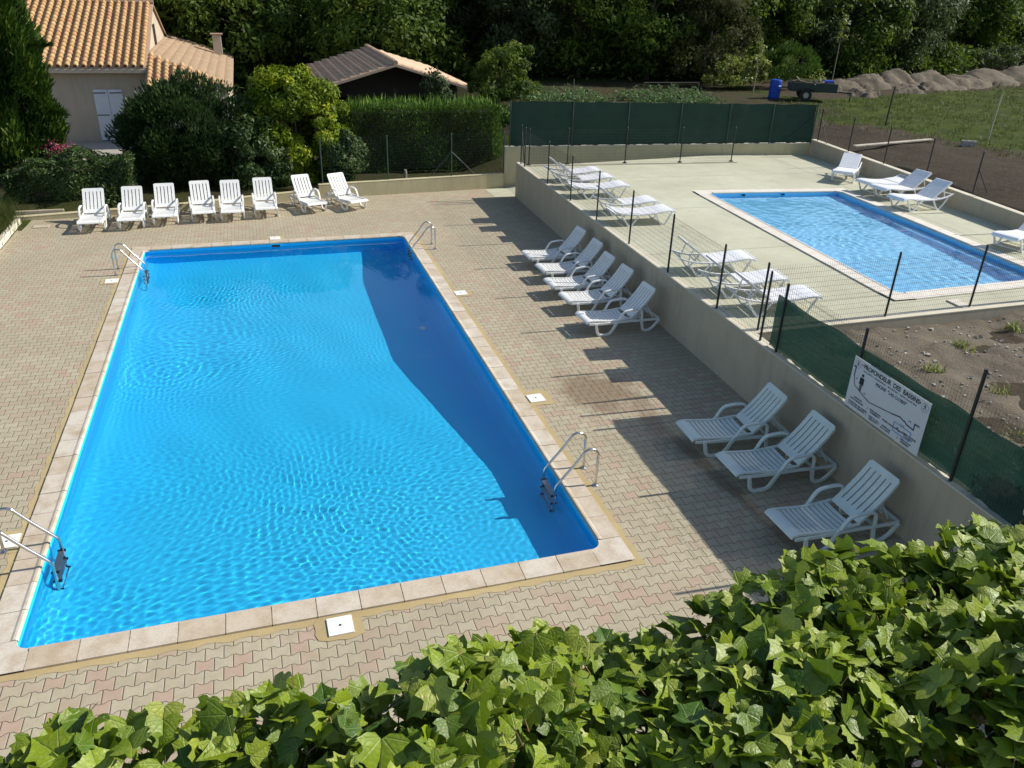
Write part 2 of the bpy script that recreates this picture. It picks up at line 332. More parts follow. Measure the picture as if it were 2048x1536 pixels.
M = dict(
    paving=mat_paving(), coping=mat_stone(), mortar=mat_concrete('yellow_mortar', (.47, .37, .18), (.38, .29, .14)),
    concrete=mat_concrete('pale_concrete', (.50, .50, .365), (.41, .40, .285), joints=True),
    kerbtop=mat_concrete('wall_top_concrete', (.60, .56, .43), (.52, .47, .35)),
    wall=mat_render('beige_render', (.46, .395, .285)), wall2=mat_render('yellowish_render', (.52, .46, .28)),
    white_cop=mat_stone('white_coping', (.66, .61, .52), (.56, .50, .40), (.70, .66, .58)),
    liner=mat_liner('blue_liner', (.012, .585, 1.0)), liner2=mat_liner('pale_blue_liner', (.22, .66, 1.0)),
    water=mat_water('pool_water'), ground=mat_ground(), dirt=mat_dirt(),
    resin=plain('white_resin', (.74, .74, .70), .38, var=.04), resin_cool=plain('bright_white_resin', (.82, .82, .82), .35, var=.03),
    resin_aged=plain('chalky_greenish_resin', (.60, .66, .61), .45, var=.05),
    steel=plain('stainless_steel', (.62, .60, .57), .22, 1.0, var=.05), black=plain('black_plastic', (.02, .02, .022), .5),
    greypl=plain('grey_tread_plastic', (.38, .40, .42), .5), lid=plain('white_skimmer_plastic', (.78, .77, .72), .5, var=.05),
    post=plain('dark_fence_metal', (.012, .016, .017), .45, var=.1), wire=plain('green_wire', (.05, .065, .05), .5),
    gpost=plain('green_post_paint', (.02, .05, .04), .5), net=mat_net('green_screen_net', (.007, .030, .019), .01), net2=mat_net('green_shade_net', (.010, .042, .028), .05),
    house=mat_render('house_render', (.50, .42, .32)), shutter=plain('white_shutter_paint', (.72, .74, .78), .45, var=.04),
    hinge=plain('black_iron', (.02, .02, .025), .5), tile=mat_tile('canal_roof_tile', (.44, .25, .095), (.58, .38, .17), (.48, .22, .10)), tan=mat_tile('tan_roof_tile', (.32, .225, .135), (.37, .265, .165), (.34, .23, .15)),
    tile2=mat_tile('aged_roof_tile', (.34, .235, .15), (.42, .30, .20), (.36, .235, .16)), shedtile=mat_tile('brown_roof_tile', (.46, .32, .21), (.56, .41, .28), (.48, .32, .22)), wood=plain('dark_wood', (.03, .02, .013), .8),
    bark=plain('tree_bark', (.09, .065, .045), .9, var=.3, scale=12), barkl=plain('pale_bark', (.22, .19, .15), .8, var=.2, scale=12),
    forest=mat_leaf('forest_foliage', (.02, .05, .007), (.125, .19, .02), (.19, .23, .035), rough=.65, spec=.2),
    forestg=mat_leaf('grey_green_foliage', (.026, .042, .018), (.095, .14, .045), (.13, .16, .07), rough=.6, spec=.2),
    forestb=mat_leaf('brown_twiggy_foliage', (.034, .038, .014), (.10, .105, .04), rough=.8, spec=.1),
    pine=mat_leaf('conifer_foliage', (.010, .032, .005), (.055, .115, .010), (.10, .15, .015), rough=.6, spec=.2, transl=.12),
    olea=mat_leaf('oleander_foliage', (.014, .034, .010), (.050, .092, .022), (.10, .14, .04), rough=.42, spec=.3, transl=.12),
    yell=mat_leaf('yellow_green_foliage', (.035, .075, .003), (.22, .29, .008), (.42, .38, .02), rough=.55, spec=.2, transl=.2),
    hedge=mat_leaf('hedge_foliage', (.015, .042, .006), (.115, .21, .03), (.22, .33, .055), rough=.65, spec=.15, transl=.12),
    low=mat_leaf('low_hedge_foliage', (.02, .045, .010), (.065, .11, .022), (.12, .15, .05), rough=.5, spec=.25, transl=.12),
    grass=mat_leaf('grass_blades', (.028, .045, .005), (.09, .115, .012), (.19, .17, .06), rough=.6, transl=.3),
    veg=mat_leaf('vegetable_leaves', (.05, .10, .03), (.12, .20, .07), (.20, .28, .13), rough=.6, spec=.2), vine=mat_vine(),
    young=mat_leaf('young_leaves', (.08, .12, .02), (.22, .26, .05), (.34, .34, .10), transl=.4),
    stem=plain('creeper_stem', (.22, .12, .05), .7), pink=mat_leaf('pink_petals', (.40, .01, .10), (.62, .04, .22)),
    blue=plain('blue_barrel_plastic', (.004, .06, .42), .4, var=.1), cart=plain('dark_green_paint', (.02, .035, .028), .5),
    rubber=plain('rubber', (.02, .02, .02), .8), debris=plain('wooden_debris', (.26, .20, .13), .8, var=.4), rail=plain('dull_grey_rail', (.10, .10, .085), .8), plank=plain('grey_plank', (.42, .37, .29), .8, var=.2),
    block=plain('concrete_block', (.33, .31, .28), .9), board=plain('white_sign_board', (.62, .62, .62), .45, var=.03),
    ink=plain('black_ink', (.015, .015, .02), .6), navy=plain('navy_ink', (.015, .02, .10), .6), brownink=plain('brown_ink', (.10, .065, .06), .6), cyan=plain('light_blue_ink', (.03, .22, .55), .6),
    teal=plain('teal_metal', (.05, .17, .17), .5), heap=mat_dirt(), whitestone=mat_stone('white_edging', (.75, .70, .56), (.62, .55, .38), (.78, .74, .62)),
    gravel=mat_concrete('pale_gravel', (.42, .38, .33), (.33, .30, .25)), pipe=plain('pale_pipe', (.6, .58, .5), .5),
)

# ------------------------------------------------------------------ layout
WX0, WX1 = 11.12, .0284                       # wall face: x = WX0 + WX1*(y+2)
def wx(y): return WX0 + WX1 * (y + 2)
ZU = 1.18                                    # upper deck
# ------------------------------------------------------------------ terrain
def field_h(x, y):
    """height of the natural ground"""
    h = np.full(np.shape(x), 0.35)
    right = np.clip((x - 10.5) / 4.0, 0, 1) * np.clip((y - 20.3) / 1.5, 0, 1)
    h = h + right * 1.35
    bx = 22.49 + (y - 8.5) * .0903
    rr = np.clip((x - bx) / .4, 0, 1) * (y <= 21)
    h = np.maximum(h, .35 + rr * (1.58 + .3 * np.clip((x - bx - .4) / 2.5, 0, 1) - .35))
    rise = np.clip((y - 44 - np.clip(x - 40, 0, 60) * .15) / 50, 0, 1) * 5
    return h + rise
xs = np.concatenate([np.arange(-60, -8, 2.), np.arange(-8, 32, .25), np.arange(32, 60, 1.), np.arange(60, 161, 5.)])
ys = np.concatenate([np.arange(-40, -14, 2.), np.arange(-14, 34, .25), np.arange(34, 60, 1.), np.arange(60, 181, 5.)])
X, Y = np.meshgrid(xs, ys, indexing='ij')
H = field_h(X, Y)
nz = np.zeros_like(X)
for i in range(26):
    a = rng.uniform(0, 2 * np.pi); k = rng.uniform(.5, 6); nz += np.sin(k * (X * np.cos(a) + Y * np.sin(a)) + rng.uniform(0, 6.3)) / (k + .6)
H += nz * .022
bx = 22.49 + (Y - 8.5) * .0903
left_e = -3.75
byk = np.interp(X, [-3.9, .6, 5.05, 11.7, 12], [18.83, 19.18, 20.05, 20.58, 20.6])                                    # kerb at the back of the lower deck
byk2 = np.where(X > 11.8, 20.6 - (X - 11.9) * .155, byk)
inside = ((X > left_e - .05) & (X < wx(Y) + .45) & (Y < byk + .27)) | ((X > wx(Y) - .2) & (X < bx + .3) & (Y > 4.1) & (Y < byk2 + .3))
# shrink: only points well inside drop
inside2 = ((X > left_e + .3) & (X < wx(Y) + .2) & (Y < byk - .3)) | ((X > wx(Y) - .2) & (X < bx - .3) & (Y > 4.3) & (Y < byk2 - .35))
bed = (X >= wx(Y) + .35) & (Y <= 4.3)
H = np.where(bed, .97 + nz * .03, H)
H = np.where(inside & ~bed, -.12, H)
H = np.where((X > -.6) & (X < 7.6) & (Y > -.6) & (Y < 15.6), -4.0, H)
H = np.where((X <= left_e + .3) & (Y < 19.2), .02 + nz * .03, H)
nx, ny = X.shape
idx = np.arange(nx * ny).reshape(nx, ny)
F = np.stack([idx[:-1, :-1], idx[1:, :-1], idx[1:, 1:], idx[:-1, 1:]], -1).reshape(-1, 4)
V = np.stack([X, Y, H], -1).reshape(-1, 3)
# grass amount: dirt band near the right wall, grass farther out
gd = np.clip((X - (bx + 5.4 - .33 * np.clip(Y - 15, 0, 9))) / 1.4, 0, 1)
gm = np.where((X > 20) & (Y < 60), gd, .55); gm = np.where(bed, .12, gm)
gm = np.where((Y > 25) & (X < 30) & (X > 12), .42, gm); gm = np.where((X > 31) & (Y > 30.2 + (X - 33) * .25), .12, gm)
berm = np.exp(-((Y - (33.6 + (X - 34) * .25)) / 1.5) ** 2) * np.clip((X - 32) / 2, 0, 1) * (.55 + .35 * np.sin(X * 1.9 + Y) + .25 * np.sin(X * 4.3 - Y * 2.2)); H += .26 * np.clip(berm, 0, 2)
V[:, 2] = H.ravel(); gm = np.where((Y > 38 + np.clip(X - 40, 0, 60) * .1), .9, gm)
wd = np.clip((Y - 38.5 - np.clip(X - 40, 0, 60) * .22) / 2, 0, 1); wd = np.where((X < 11.9) & (Y > 19) & (Y < 29), .72, wd); wd = np.where((X >= 11.9) & (X < 31) & (Y > 25) & (Y < 39), .35, wd)  # leaf litter in the wood; garden strip behind the kerb darkened to imitate shade
gr = npmesh('ground', V, F, M['ground'], smooth=True); tag(gr, kind='structure')
a = gr.data.attributes.new('grass', 'FLOAT', 'POINT'); a.data.foreach_set('value', gm.ravel().astype(np.float32))
a = gr.data.attributes.new('litter_shade', 'FLOAT', 'POINT'); a.data.foreach_set('value', wd.ravel().astype(np.float32))
def gz(x, y):
    i = int(np.clip(np.searchsorted(xs, x), 1, nx - 1)); j = int(np.clip(np.searchsorted(ys, y), 1, ny - 1)); return float(H[i, j])

# planting bed: a finer sheet of stony soil behind the green net
gx = np.arange(11.35, 26, .12); gy = np.arange(-9, 4.0, .12); GX, GY = np.meshgrid(gx, gy, indexing='ij')
gzv = 1.02 - .06 * np.clip((GX - 12) / 8, 0, 1)
for i in range(40):
    a_ = rng.uniform(0, 6.3); k = rng.uniform(1, 16); gzv = gzv + np.sin(k * (GX * np.cos(a_) + GY * np.sin(a_)) + rng.uniform(0, 6.3)) * .02 / (k ** .6)
gzv = gzv + rng.uniform(-.012, .012, gzv.shape)
n1, n2 = GX.shape; ii = np.arange(n1 * n2).reshape(n1, n2)
tag(npmesh('soil', np.stack([GX, GY, gzv], -1).reshape(-1, 3), np.stack([ii[:-1, :-1], ii[1:, :-1], ii[1:, 1:], ii[:-1, 1:]], -1).reshape(-1, 4), M['dirt'], smooth=True), kind='structure')

# ------------------------------------------------------------------ lower deck with the pool hole
PW, PL = 7.0, 15.0; CO = .33
b = MB(); x0, x1 = -3.62, 12.3; y0, y1 = -16.0, 21.0; h0, h1 = -.2, PW + .2; k0, k1 = -.2, PL + .2
for (ax, ay, bx_, by_) in ((x0, y0, x1, k0), (x0, k1, x1, y1), (x0, k0, h0, k1), (h1, k0, x1, k1)): b.quad((ax, ay, 0), (bx_, ay, 0), (bx_, by_, 0), (ax, by_, 0))
tag(b.build('paved_deck', M['paving']), kind='structure')
b = MB()                                       # irregular yellow mortar band between coping and pavers
def mortar_strip(p, q, outw):
    p = Vector(p); q = Vector(q); d = (q - p); n = int(d.length / .1); d.normalize(); o = Vector((d.y, -d.x, 0)) * outw; prev = None
    for i in range(n + 1):
        t_ = p + d * ((q - p).length * i / n); w_ = .10 + .022 * math.sin(i * math.pi) + (.028 if (i // 2) % 2 else 0) + random.uniform(-.006, .006)
        c_ = (t_, t_ + o * w_)
        if prev: b.quad((*prev[0][:2], .004), (*c_[0][:2], .004), (*c_[1][:2], .004), (*prev[1][:2], .004))
        prev = c_
e = CO - .01
mortar_strip((-e - .12, -e, 0), (PW + e + .12, -e, 0), 1); mortar_strip((PW + e, -e, 0), (PW + e, PL + e, 0), 1)
mortar_strip((PW + e + .12, PL + e, 0), (-e - .12, PL + e, 0), 1); mortar_strip((-e, PL + e, 0), (-e, -e, 0), 1)
for sx, sy, ww, hh in ((-.53, 12.6, .5, .44), (3.4, 15.52, .5, .46), (7.52, 9.98, .5, .46), (7.55, 4.36, .56, .62), (3.48, -.52, .56, .46), (-.53, 2.15, .5, .5)):
    n_ = 18; ps = []
    for i in range(n_):
        a_ = 2 * math.pi * i / n_; r_ = 1 / max(abs(math.cos(a_)), abs(math.sin(a_))) * random.uniform(.88, 1.06); ps.append((sx + math.cos(a_) * r_ * ww / 2, sy + math.sin(a_) * r_ * hh / 2, .007))
    b.add(ps, [tuple(range(n_))])
for (ax, ay, bx_, by_) in ((-.02, -e, PW + .02, -.01), (-.02, PL + .01, PW + .02, PL + e), (-e, -e, -.01, PL + e), (PW + .01, -e, PW + e, PL + e)): b.quad((ax, ay, .024), (bx_, ay, .024), (bx_, by_, .024), (ax, by_, .024))
tag(b.build('mortar_joint', M['mortar']), kind='structure')

# coping stones
def coping(name, corners, stone, width, zt, mat, lip=.035, rad=.16, label=None, gapw=.010):
    """stones round a quadrilateral opening, each with a rounded pool-side nose"""
    root = MB(); C = [Vector((*c, 0)) for c in corners]; cen = sum(C, Vector()) / 4
    for i in range(4):
        A, B = C[i], C[(i + 1) % 4]; d = (B - A); L = d.length; d.normalize(); o = Vector((d.y, -d.x, 0))
        n = max(1, round((L - 2 * rad) / stone)); s_ = (L - 2 * rad) / n
        for k in range(n):
            g = gapw / 2; p = A + d * (rad + k * s_ + g); q = A + d * (rad + (k + 1) * s_ - g); dz = random.uniform(-.002, .003); tt = random.random()
            prof = [(-.0, zt - .045), (-.012, zt - .02), (-.008, zt - .004), (.012, zt + lip * .35), (.04, zt + lip * .35), (.07, zt + .0), (width, zt - .004), (width, -.05 + min(0, zt - .04))]
            prof[-1] = (width, zt - .06)
            vs = []
            for P_ in (p, q):
                for (w_, z_) in prof: qv = P_ + o * w_; vs.append((qv.x, qv.y, z_ + dz))
            m_ = len(prof); fs = [(j, j + m_, j + 1 + m_, j + 1) for j in range(m_ - 1)] + [tuple(range(m_)), tuple(range(2 * m_ - 1, m_ - 1, -1))]
            root.add(vs, fs, tt)
        # corner block with rounded inner corner
        prevd = (A - C[i - 1]).normalized(); po = Vector((prevd.y, -prevd.x, 0)); outer = A + o * width + po * width
        innerA = A - prevd * rad; innerB = A + d * rad; cc = A - prevd * rad + d * rad
        arc = []
        for k in range(9):
            t_ = k / 8; a0 = (innerA - cc); b0 = (innerB - cc); v_ = (a0 * math.cos(t_ * math.pi / 2) + b0 * math.sin(t_ * math.pi / 2)); arc.append(cc + v_)
        top = [(p.x, p.y, zt) for p in arc]; ring = []
        pts = [innerA + po * width] + [outer] + [innerB + o * width]
        base = [(p.x, p.y, zt - .004) for p in pts]
        nn = len(top); vs = top + base + [(p[0], p[1], zt - .05) for p in top]
        fs = []
        for k in range(nn - 1):
            tgt = nn if k < nn // 2 - 1 else (nn + 1 if k < nn // 2 + 1 else nn + 2)
            fs.append((k, k + 1, tgt)); fs.append((k + 1, k, nn + 3 + k, nn + 4 + k))
        fs += [(nn // 2 - 1, nn + 1, nn), (nn // 2 + 1, nn + 2, nn + 1)]
        root.add(vs, fs, random.random())
    return root.build(name, mat, tint=True)
tag(coping('pool_coping', [(0, 0), (PW, 0), (PW, PL), (0, PL)], .5, CO, .035, M['coping']), kind='structure')

# pool basin (walls + sloping floor) with a coved left wall
def dep(y): return np.interp(y, [0, 2.8, 7.8, 12.5, 15.0], [-.60, -.65, -1.24, -1.22, -1.02])
yy = np.linspace(0, PL, 61); b = MB()
for j in range(60):
    ya, yb = yy[j], yy[j + 1]; da, db = float(dep(ya)), float(dep(yb))
    prof = lambda d_: [(0, .0), (0, d_ + .25), (.06, d_ + .10), (.18, d_ + .02), (.3, d_), (PW - .3, d_), (PW - .18, d_ + .02), (PW - .06, d_ + .10), (PW, d_ + .25), (PW, .0)]
    pa, pb = prof(da), prof(db)
    for k in range(9): b.add([(pa[k][0], ya, pa[k][1]), (pb[k][0], yb, pb[k][1]), (pb[k + 1][0], yb, pb[k + 1][1]), (pa[k + 1][0], ya, pa[k + 1][1])], [(3, 2, 1, 0)])
for (yv, s_) in ((0, 1), (PL, -1)):
    d_ = float(dep(yv)); b.quad((0, yv, 0), (PW, yv, 0), (PW, yv, d_), (0, yv, d_))
pb1 = b.build('pool_basin', M['liner']); tag(pb1, kind='structure')
CA = [(15.60, 4.85), (19.80, 4.95), (20.50, 13.22), (16.16, 13.72)]
tag(coping('upper_pool_coping', CA, .6, .36, ZU + .035, M['white_cop'], gapw=.004), kind='structure')
b = MB(); C4 = CA; DZ = [ZU - .60, ZU - .60, ZU - .34, ZU - .34]           # shallower towards the far end
for i in range(4):
    p, q = C4[i], C4[(i + 1) % 4]; b.quad((*p, ZU), (*q, ZU), (*q, DZ[(i + 1) % 4]), (*p, DZ[i]))
b.quad(*[(*p, z) for p, z in zip(C4, DZ)])
p, q = Vector((*C4[1], 0)), Vector((*C4[2], 0)); q = p + (q - p) * .62; zz = ZU - .22           # bench along the right side
b.quad((p.x, p.y + .01, zz), (q.x, q.y, zz), (q.x - .3, q.y, zz), (p.x - .3, p.y + .01, zz)); b.quad((p.x - .3, p.y + .01, zz), (q.x - .3, q.y, zz), (q.x - .3, q.y, ZU - .44), (p.x - .3, p.y + .01, ZU - .595)); b.quad((q.x, q.y, zz), (q.x - .3, q.y, zz), (q.x - .3, q.y, ZU - .44), (q.x, q.y, ZU - .44))
pb2 = b.build('upper_pool_basin', M['liner2']); tag(pb2, kind='structure')

# water sheets with real ripples
def water(name, corners, z, step, patches, amp, nw, lam):
    C = [np.array(c) for c in corners]; L1 = np.linalg.norm(C[1] - C[0]); L2 = np.linalg.norm(C[3] - C[0])
    nu, nv = int(L1 / step), int(L2 / step); u = np.linspace(0, 1, nu)[:, None, None]; v = np.linspace(0, 1, nv)[None, :, None]
    P = C[0] * (1 - u) * (1 - v) + C[1] * u * (1 - v) + C[2] * u * v + C[3] * (1 - u) * v; x, y = P[..., 0], P[..., 1]
    r2 = np.random.default_rng(5); h = np.zeros_like(x); mask = patches(x, y)
    wx_ = .25 * np.sin(1.1 * x + .7 * y) + .2 * np.sin(.6 * x - 1.3 * y + 2); wy_ = .25 * np.sin(.9 * y - .5 * x + 1)
    for i in range(nw):
        a_ = r2.uniform(0, 2 * np.pi); l = r2.uniform(*lam); k = 2 * np.pi / l
        h += np.sin(k * ((x + wx_) * np.cos(a_) + (y + wy_) * np.sin(a_)) + r2.uniform(0, 6.3)) * amp * (l / lam[1]) ** 1.6 / math.sqrt(nw)
    h = h * mask
    for (cx, cy_, A_, l) in [(2.2, 10.2, .0004, .22), (1.8, 8.3, .0005, .20), (4.6, 2.0, .0003, .13), (5.4, 1.6, .0003, .12), (3.6, 1.2, .0003, .15)]:
        rr = np.hypot(x - cx, y - cy_); h += A_ * np.sin(2 * np.pi * rr / l) * np.exp(-(rr / 1.3) ** 2) if name == 'water' else 0
    for i in range(6):
        a_ = r2.uniform(0, 6.3); h += .0016 * np.sin(2 * np.pi / r2.uniform(.9, 2.4) * (x * np.cos(a_) + y * np.sin(a_)) + r2.uniform(0, 6.3))
    V = np.stack([x, y, z + h], -1).reshape(-1, 3); ii = np.arange(nu * nv).reshape(nu, nv)
    F = np.stack([ii[:-1, :-1], ii[1:, :-1], ii[1:, 1:], ii[:-1, 1:]], -1).reshape(-1, 4)
    o = npmesh(name, V, F, M['water'], smooth=True); tag(o, kind='structure')
    return o
def pm(x, y):
    near = np.clip((5.5 - y) / 4.5, 0, 1); p1 = np.exp(-(((x - 2.2) / 1.8) ** 2 + ((y - 9.2) / 2.2) ** 2)); p2 = np.exp(-(((x - 2.8) / 2) ** 2 + ((y - 12.3) / 1.0) ** 2))
    calm = np.exp(-(((x - 6.2) / .9) ** 2 + ((y - .8) / 1.0) ** 2)) + .8 * np.exp(-(((x - 1.2) / .7) ** 2 + ((y - 2.2) / .8) ** 2))
    return np.clip(.13 + .85 * near + .33 * p1 + .3 * p2 - .6 * calm * near, .1, 1)
w1 = water('water', [(0, 0), (PW, 0), (PW, PL), (0, PL)], .0 - .075, .021, pm, .00135, 60, (.065, .17))
w2 = water('upper_pool_water', CA, ZU - .07, .035, lambda x, y: np.ones_like(x), .0034, 40, (.11, .34))
for o in (w1, w2):
    try: o.cycles.is_caustics_caster = True
    except Exception as e: print(e)
for o in (pb1, pb2):
    try: o.cycles.is_caustics_receiver = True
    except Exception as e: print(e)

# ------------------------------------------------------------------ upper deck
def rwx(y): return 22.49 + (y - 8.5) * .0903
b = MB(); o4 = []
Cv = [Vector((*c, 0)) for c in CA]
for i in range(4):
    A, B, Pv = Cv[i], Cv[(i + 1) % 4], Cv[i - 1]; d1 = (B - A).normalized(); d0 = (A - Pv).normalized(); o4.append(A + (Vector((d1.y, -d1.x, 0)) + Vector((d0.y, -d0.x, 0))) * .2)
D = [(wx(3.7) + .19, 3.9), (rwx(3.7), 3.9), (rwx(18.0), 18.0), (wx(18.45) + .19, 18.45)]
for i in range(4):
    p, q = D[i], D[(i + 1) % 4]; b.quad((*p, ZU), (*q, ZU), (*o4[(i + 1) % 4][:2], ZU), (*o4[i][:2], ZU))
b.quad((*D[3], ZU), (*D[2], ZU), (rwx(18.95), 18.95, ZU), (19.9, 19.35, ZU)); b.add([(*D[3], ZU), (19.9, 19.35, ZU), (19.6, 18.2, ZU)], [(0, 2, 1)]) if False else None
tag(b.build('upper_deck', M['concrete']), kind='structure')
b = MB()                                     # ramp behind the inner fence, rising from the paving
b.quad((11.8, 18.75, .01), (11.8, 20.55, .01), (20.2, 19.32, ZU - .002), (19.9, 18.2, ZU - .002)); b.quad((11.0, 19.15, .006), (11.85, 19.15, .008), (11.85, 20.5, .008), (10.95, 20.3, .006))
tag(b.build('ramp', M['concrete']), kind='structure')

def wall_obj(name, pts, z0, zt, th, mat, label, cat, side=1, captop=None, bevel=.012, cap=None, capw=None):
    """vertical wall along a polyline; visible face on the line, thickness to the given side"""
    root = empty(name, (pts[0][0], pts[0][1], z0)); L0 = Vector((pts[0][0], pts[0][1], z0)); b = MB(); c = MB()
    for i in range(len(pts) - 1):
        A = Vector((*pts[i][:2], 0)); B = Vector((*pts[i + 1][:2], 0)); d = (B - A).normalized(); o = Vector((-d.y, d.x, 0)) * side
        za = zt[i] if isinstance(zt, list) else zt; zb = zt[i + 1] if isinstance(zt, list) else zt; t0 = .03 if cap else 0
        vs = [(A.x, A.y, z0), (B.x, B.y, z0), (B.x, B.y, zb - t0), (A.x, A.y, za - t0)]; A2, B2 = A + o * th, B + o * th
        vs += [(A2.x, A2.y, z0), (B2.x, B2.y, z0), (B2.x, B2.y, zb - t0), (A2.x, A2.y, za - t0)]
        vs = [tuple(Vector(v) - L0) for v in vs]
        b.add(vs, [(0, 1, 2, 3), (5, 4, 7, 6), (4, 0, 3, 7), (1, 5, 6, 2), (3, 2, 6, 7), (0, 4, 5, 1)])
        if cap:
            A1, B1 = A - o * .004, B - o * .004; A3, B3 = A + o * (th + .004), B + o * (th + .004)
            vs = [(A1.x, A1.y, za - t0 + .002), (B1.x, B1.y, zb - t0 + .002), (B3.x, B3.y, zb - t0 + .002), (A3.x, A3.y, za - t0 + .002), (A1.x, A1.y, za), (B1.x, B1.y, zb), (B3.x, B3.y, zb), (A3.x, A3.y, za)]
            c.add([tuple(Vector(v) - L0) for v in vs], [(3, 2, 1, 0), (4, 5, 6, 7), (0, 1, 5, 4), (2, 3, 7, 6), (1, 2, 6, 5), (3, 0, 4, 7)])
    b.build('rendered_face', mat, root)
    if cap: c.build('wall_top', cap, root, bevel=.006)
    tag(root, label, cat); return root
wall_obj('retaining_wall', [(wx(-14), -14), (wx(19.1), 19.1)], -.1, 1.2, .19, M['wall'], 'long grey beige retaining wall between brick paving and the upper deck', 'wall', side=-1, cap=M['kerbtop'])
wall_obj('boundary_wall', [(11.72, 20.62), (23.4, 18.86)], -.1, [1.44, 1.62], .2, M['wall2'], 'low yellowish wall under the tall dark green windscreen', 'wall', side=1, cap=M['kerbtop'])
wall_obj('boundary_wall', [(rwx(4.0), 4.0), (rwx(18.87), 18.87)], -.1, [1.58, 1.76], .2, M['wall'], 'beige wall with pale top along the bare field, behind five loungers', 'wall', side=-1, cap=M['kerbtop'])
wall_obj('deck_edge_wall', [(wx(3.8) + .2, 3.68), (22.2, 3.78)], .5, 1.2, .22, M['wall'], 'low pale edge wall between the upper deck and the stony soil bed', 'wall', side=1, cap=M['kerbtop'])
wall_obj('kerb_wall', [(5.05, 20.0), (11.7, 20.5)], -.1, [.47, .52], .2, M['wall2'], 'low yellowish kerb wall under the wire fence, right of the shrubs', 'wall', side=1, cap=M['wall2'])
wall_obj('kerb_wall', [(-3.9, 18.75), (.6, 19.1), (5.05, 19.95)], -.1, [.12, .22, .32], .2, M['wall2'], 'lower kerb wall at the foot of the hedge behind the row of loungers', 'wall', side=1, cap=M['wall2'])
b = MB(); b.box((-3.25, 19.15, .12), (1.3, .14, .2), .05)
tag(b.build('kerb_stone', M['wall'], bevel=.01), 'short grey kerb stone lying at the foot of the low hedge', 'kerb stone')
# inner kerb under the ramp fence
wall_obj('ramp_kerb', [(wx(18.3) + .2, 18.42), (19.7, 17.88)], .3, 1.215, .16, M['kerbtop'], 'thin pale kerb under the mesh fence at the head of the upper deck', 'kerb', side=1)
# upper deck details
b = MB(); b.box((16.46, 4.06, 0), (.26, .46, .03), -.03); o = b.build('paving_slab', M['white_cop'], bevel=.004); o.location.z = ZU + .016; tag(o, 'small white slab between the upper pool coping and the deck edge', 'slab')
b = MB(); b.box((-3.05, 18.02, .012), (.42, .3, .016)); tag(b.build('drain_grate', M['wall'], bevel=.003), 'small grey drain cover in the paving left of the loungers', 'drain cover')
# white stone edging, far left
root = empty('edging_kerb', (-3.62, 14, 0)); b = MB()
for k in range(14):
    yv = 11.0 + k * .54; b.box((-.06 - .004 * k + random.uniform(-.01, .01), yv + .25 - 14, .07), (.16, .52, .16 + random.uniform(-.01, .01)), random.uniform(-.02, .02), tint=random.random())
b.build('edging_stones', M['whitestone'], root, tint=True, bevel=.012); tag(root, 'bright white stone edging along the left side of the brick paving', 'kerb')

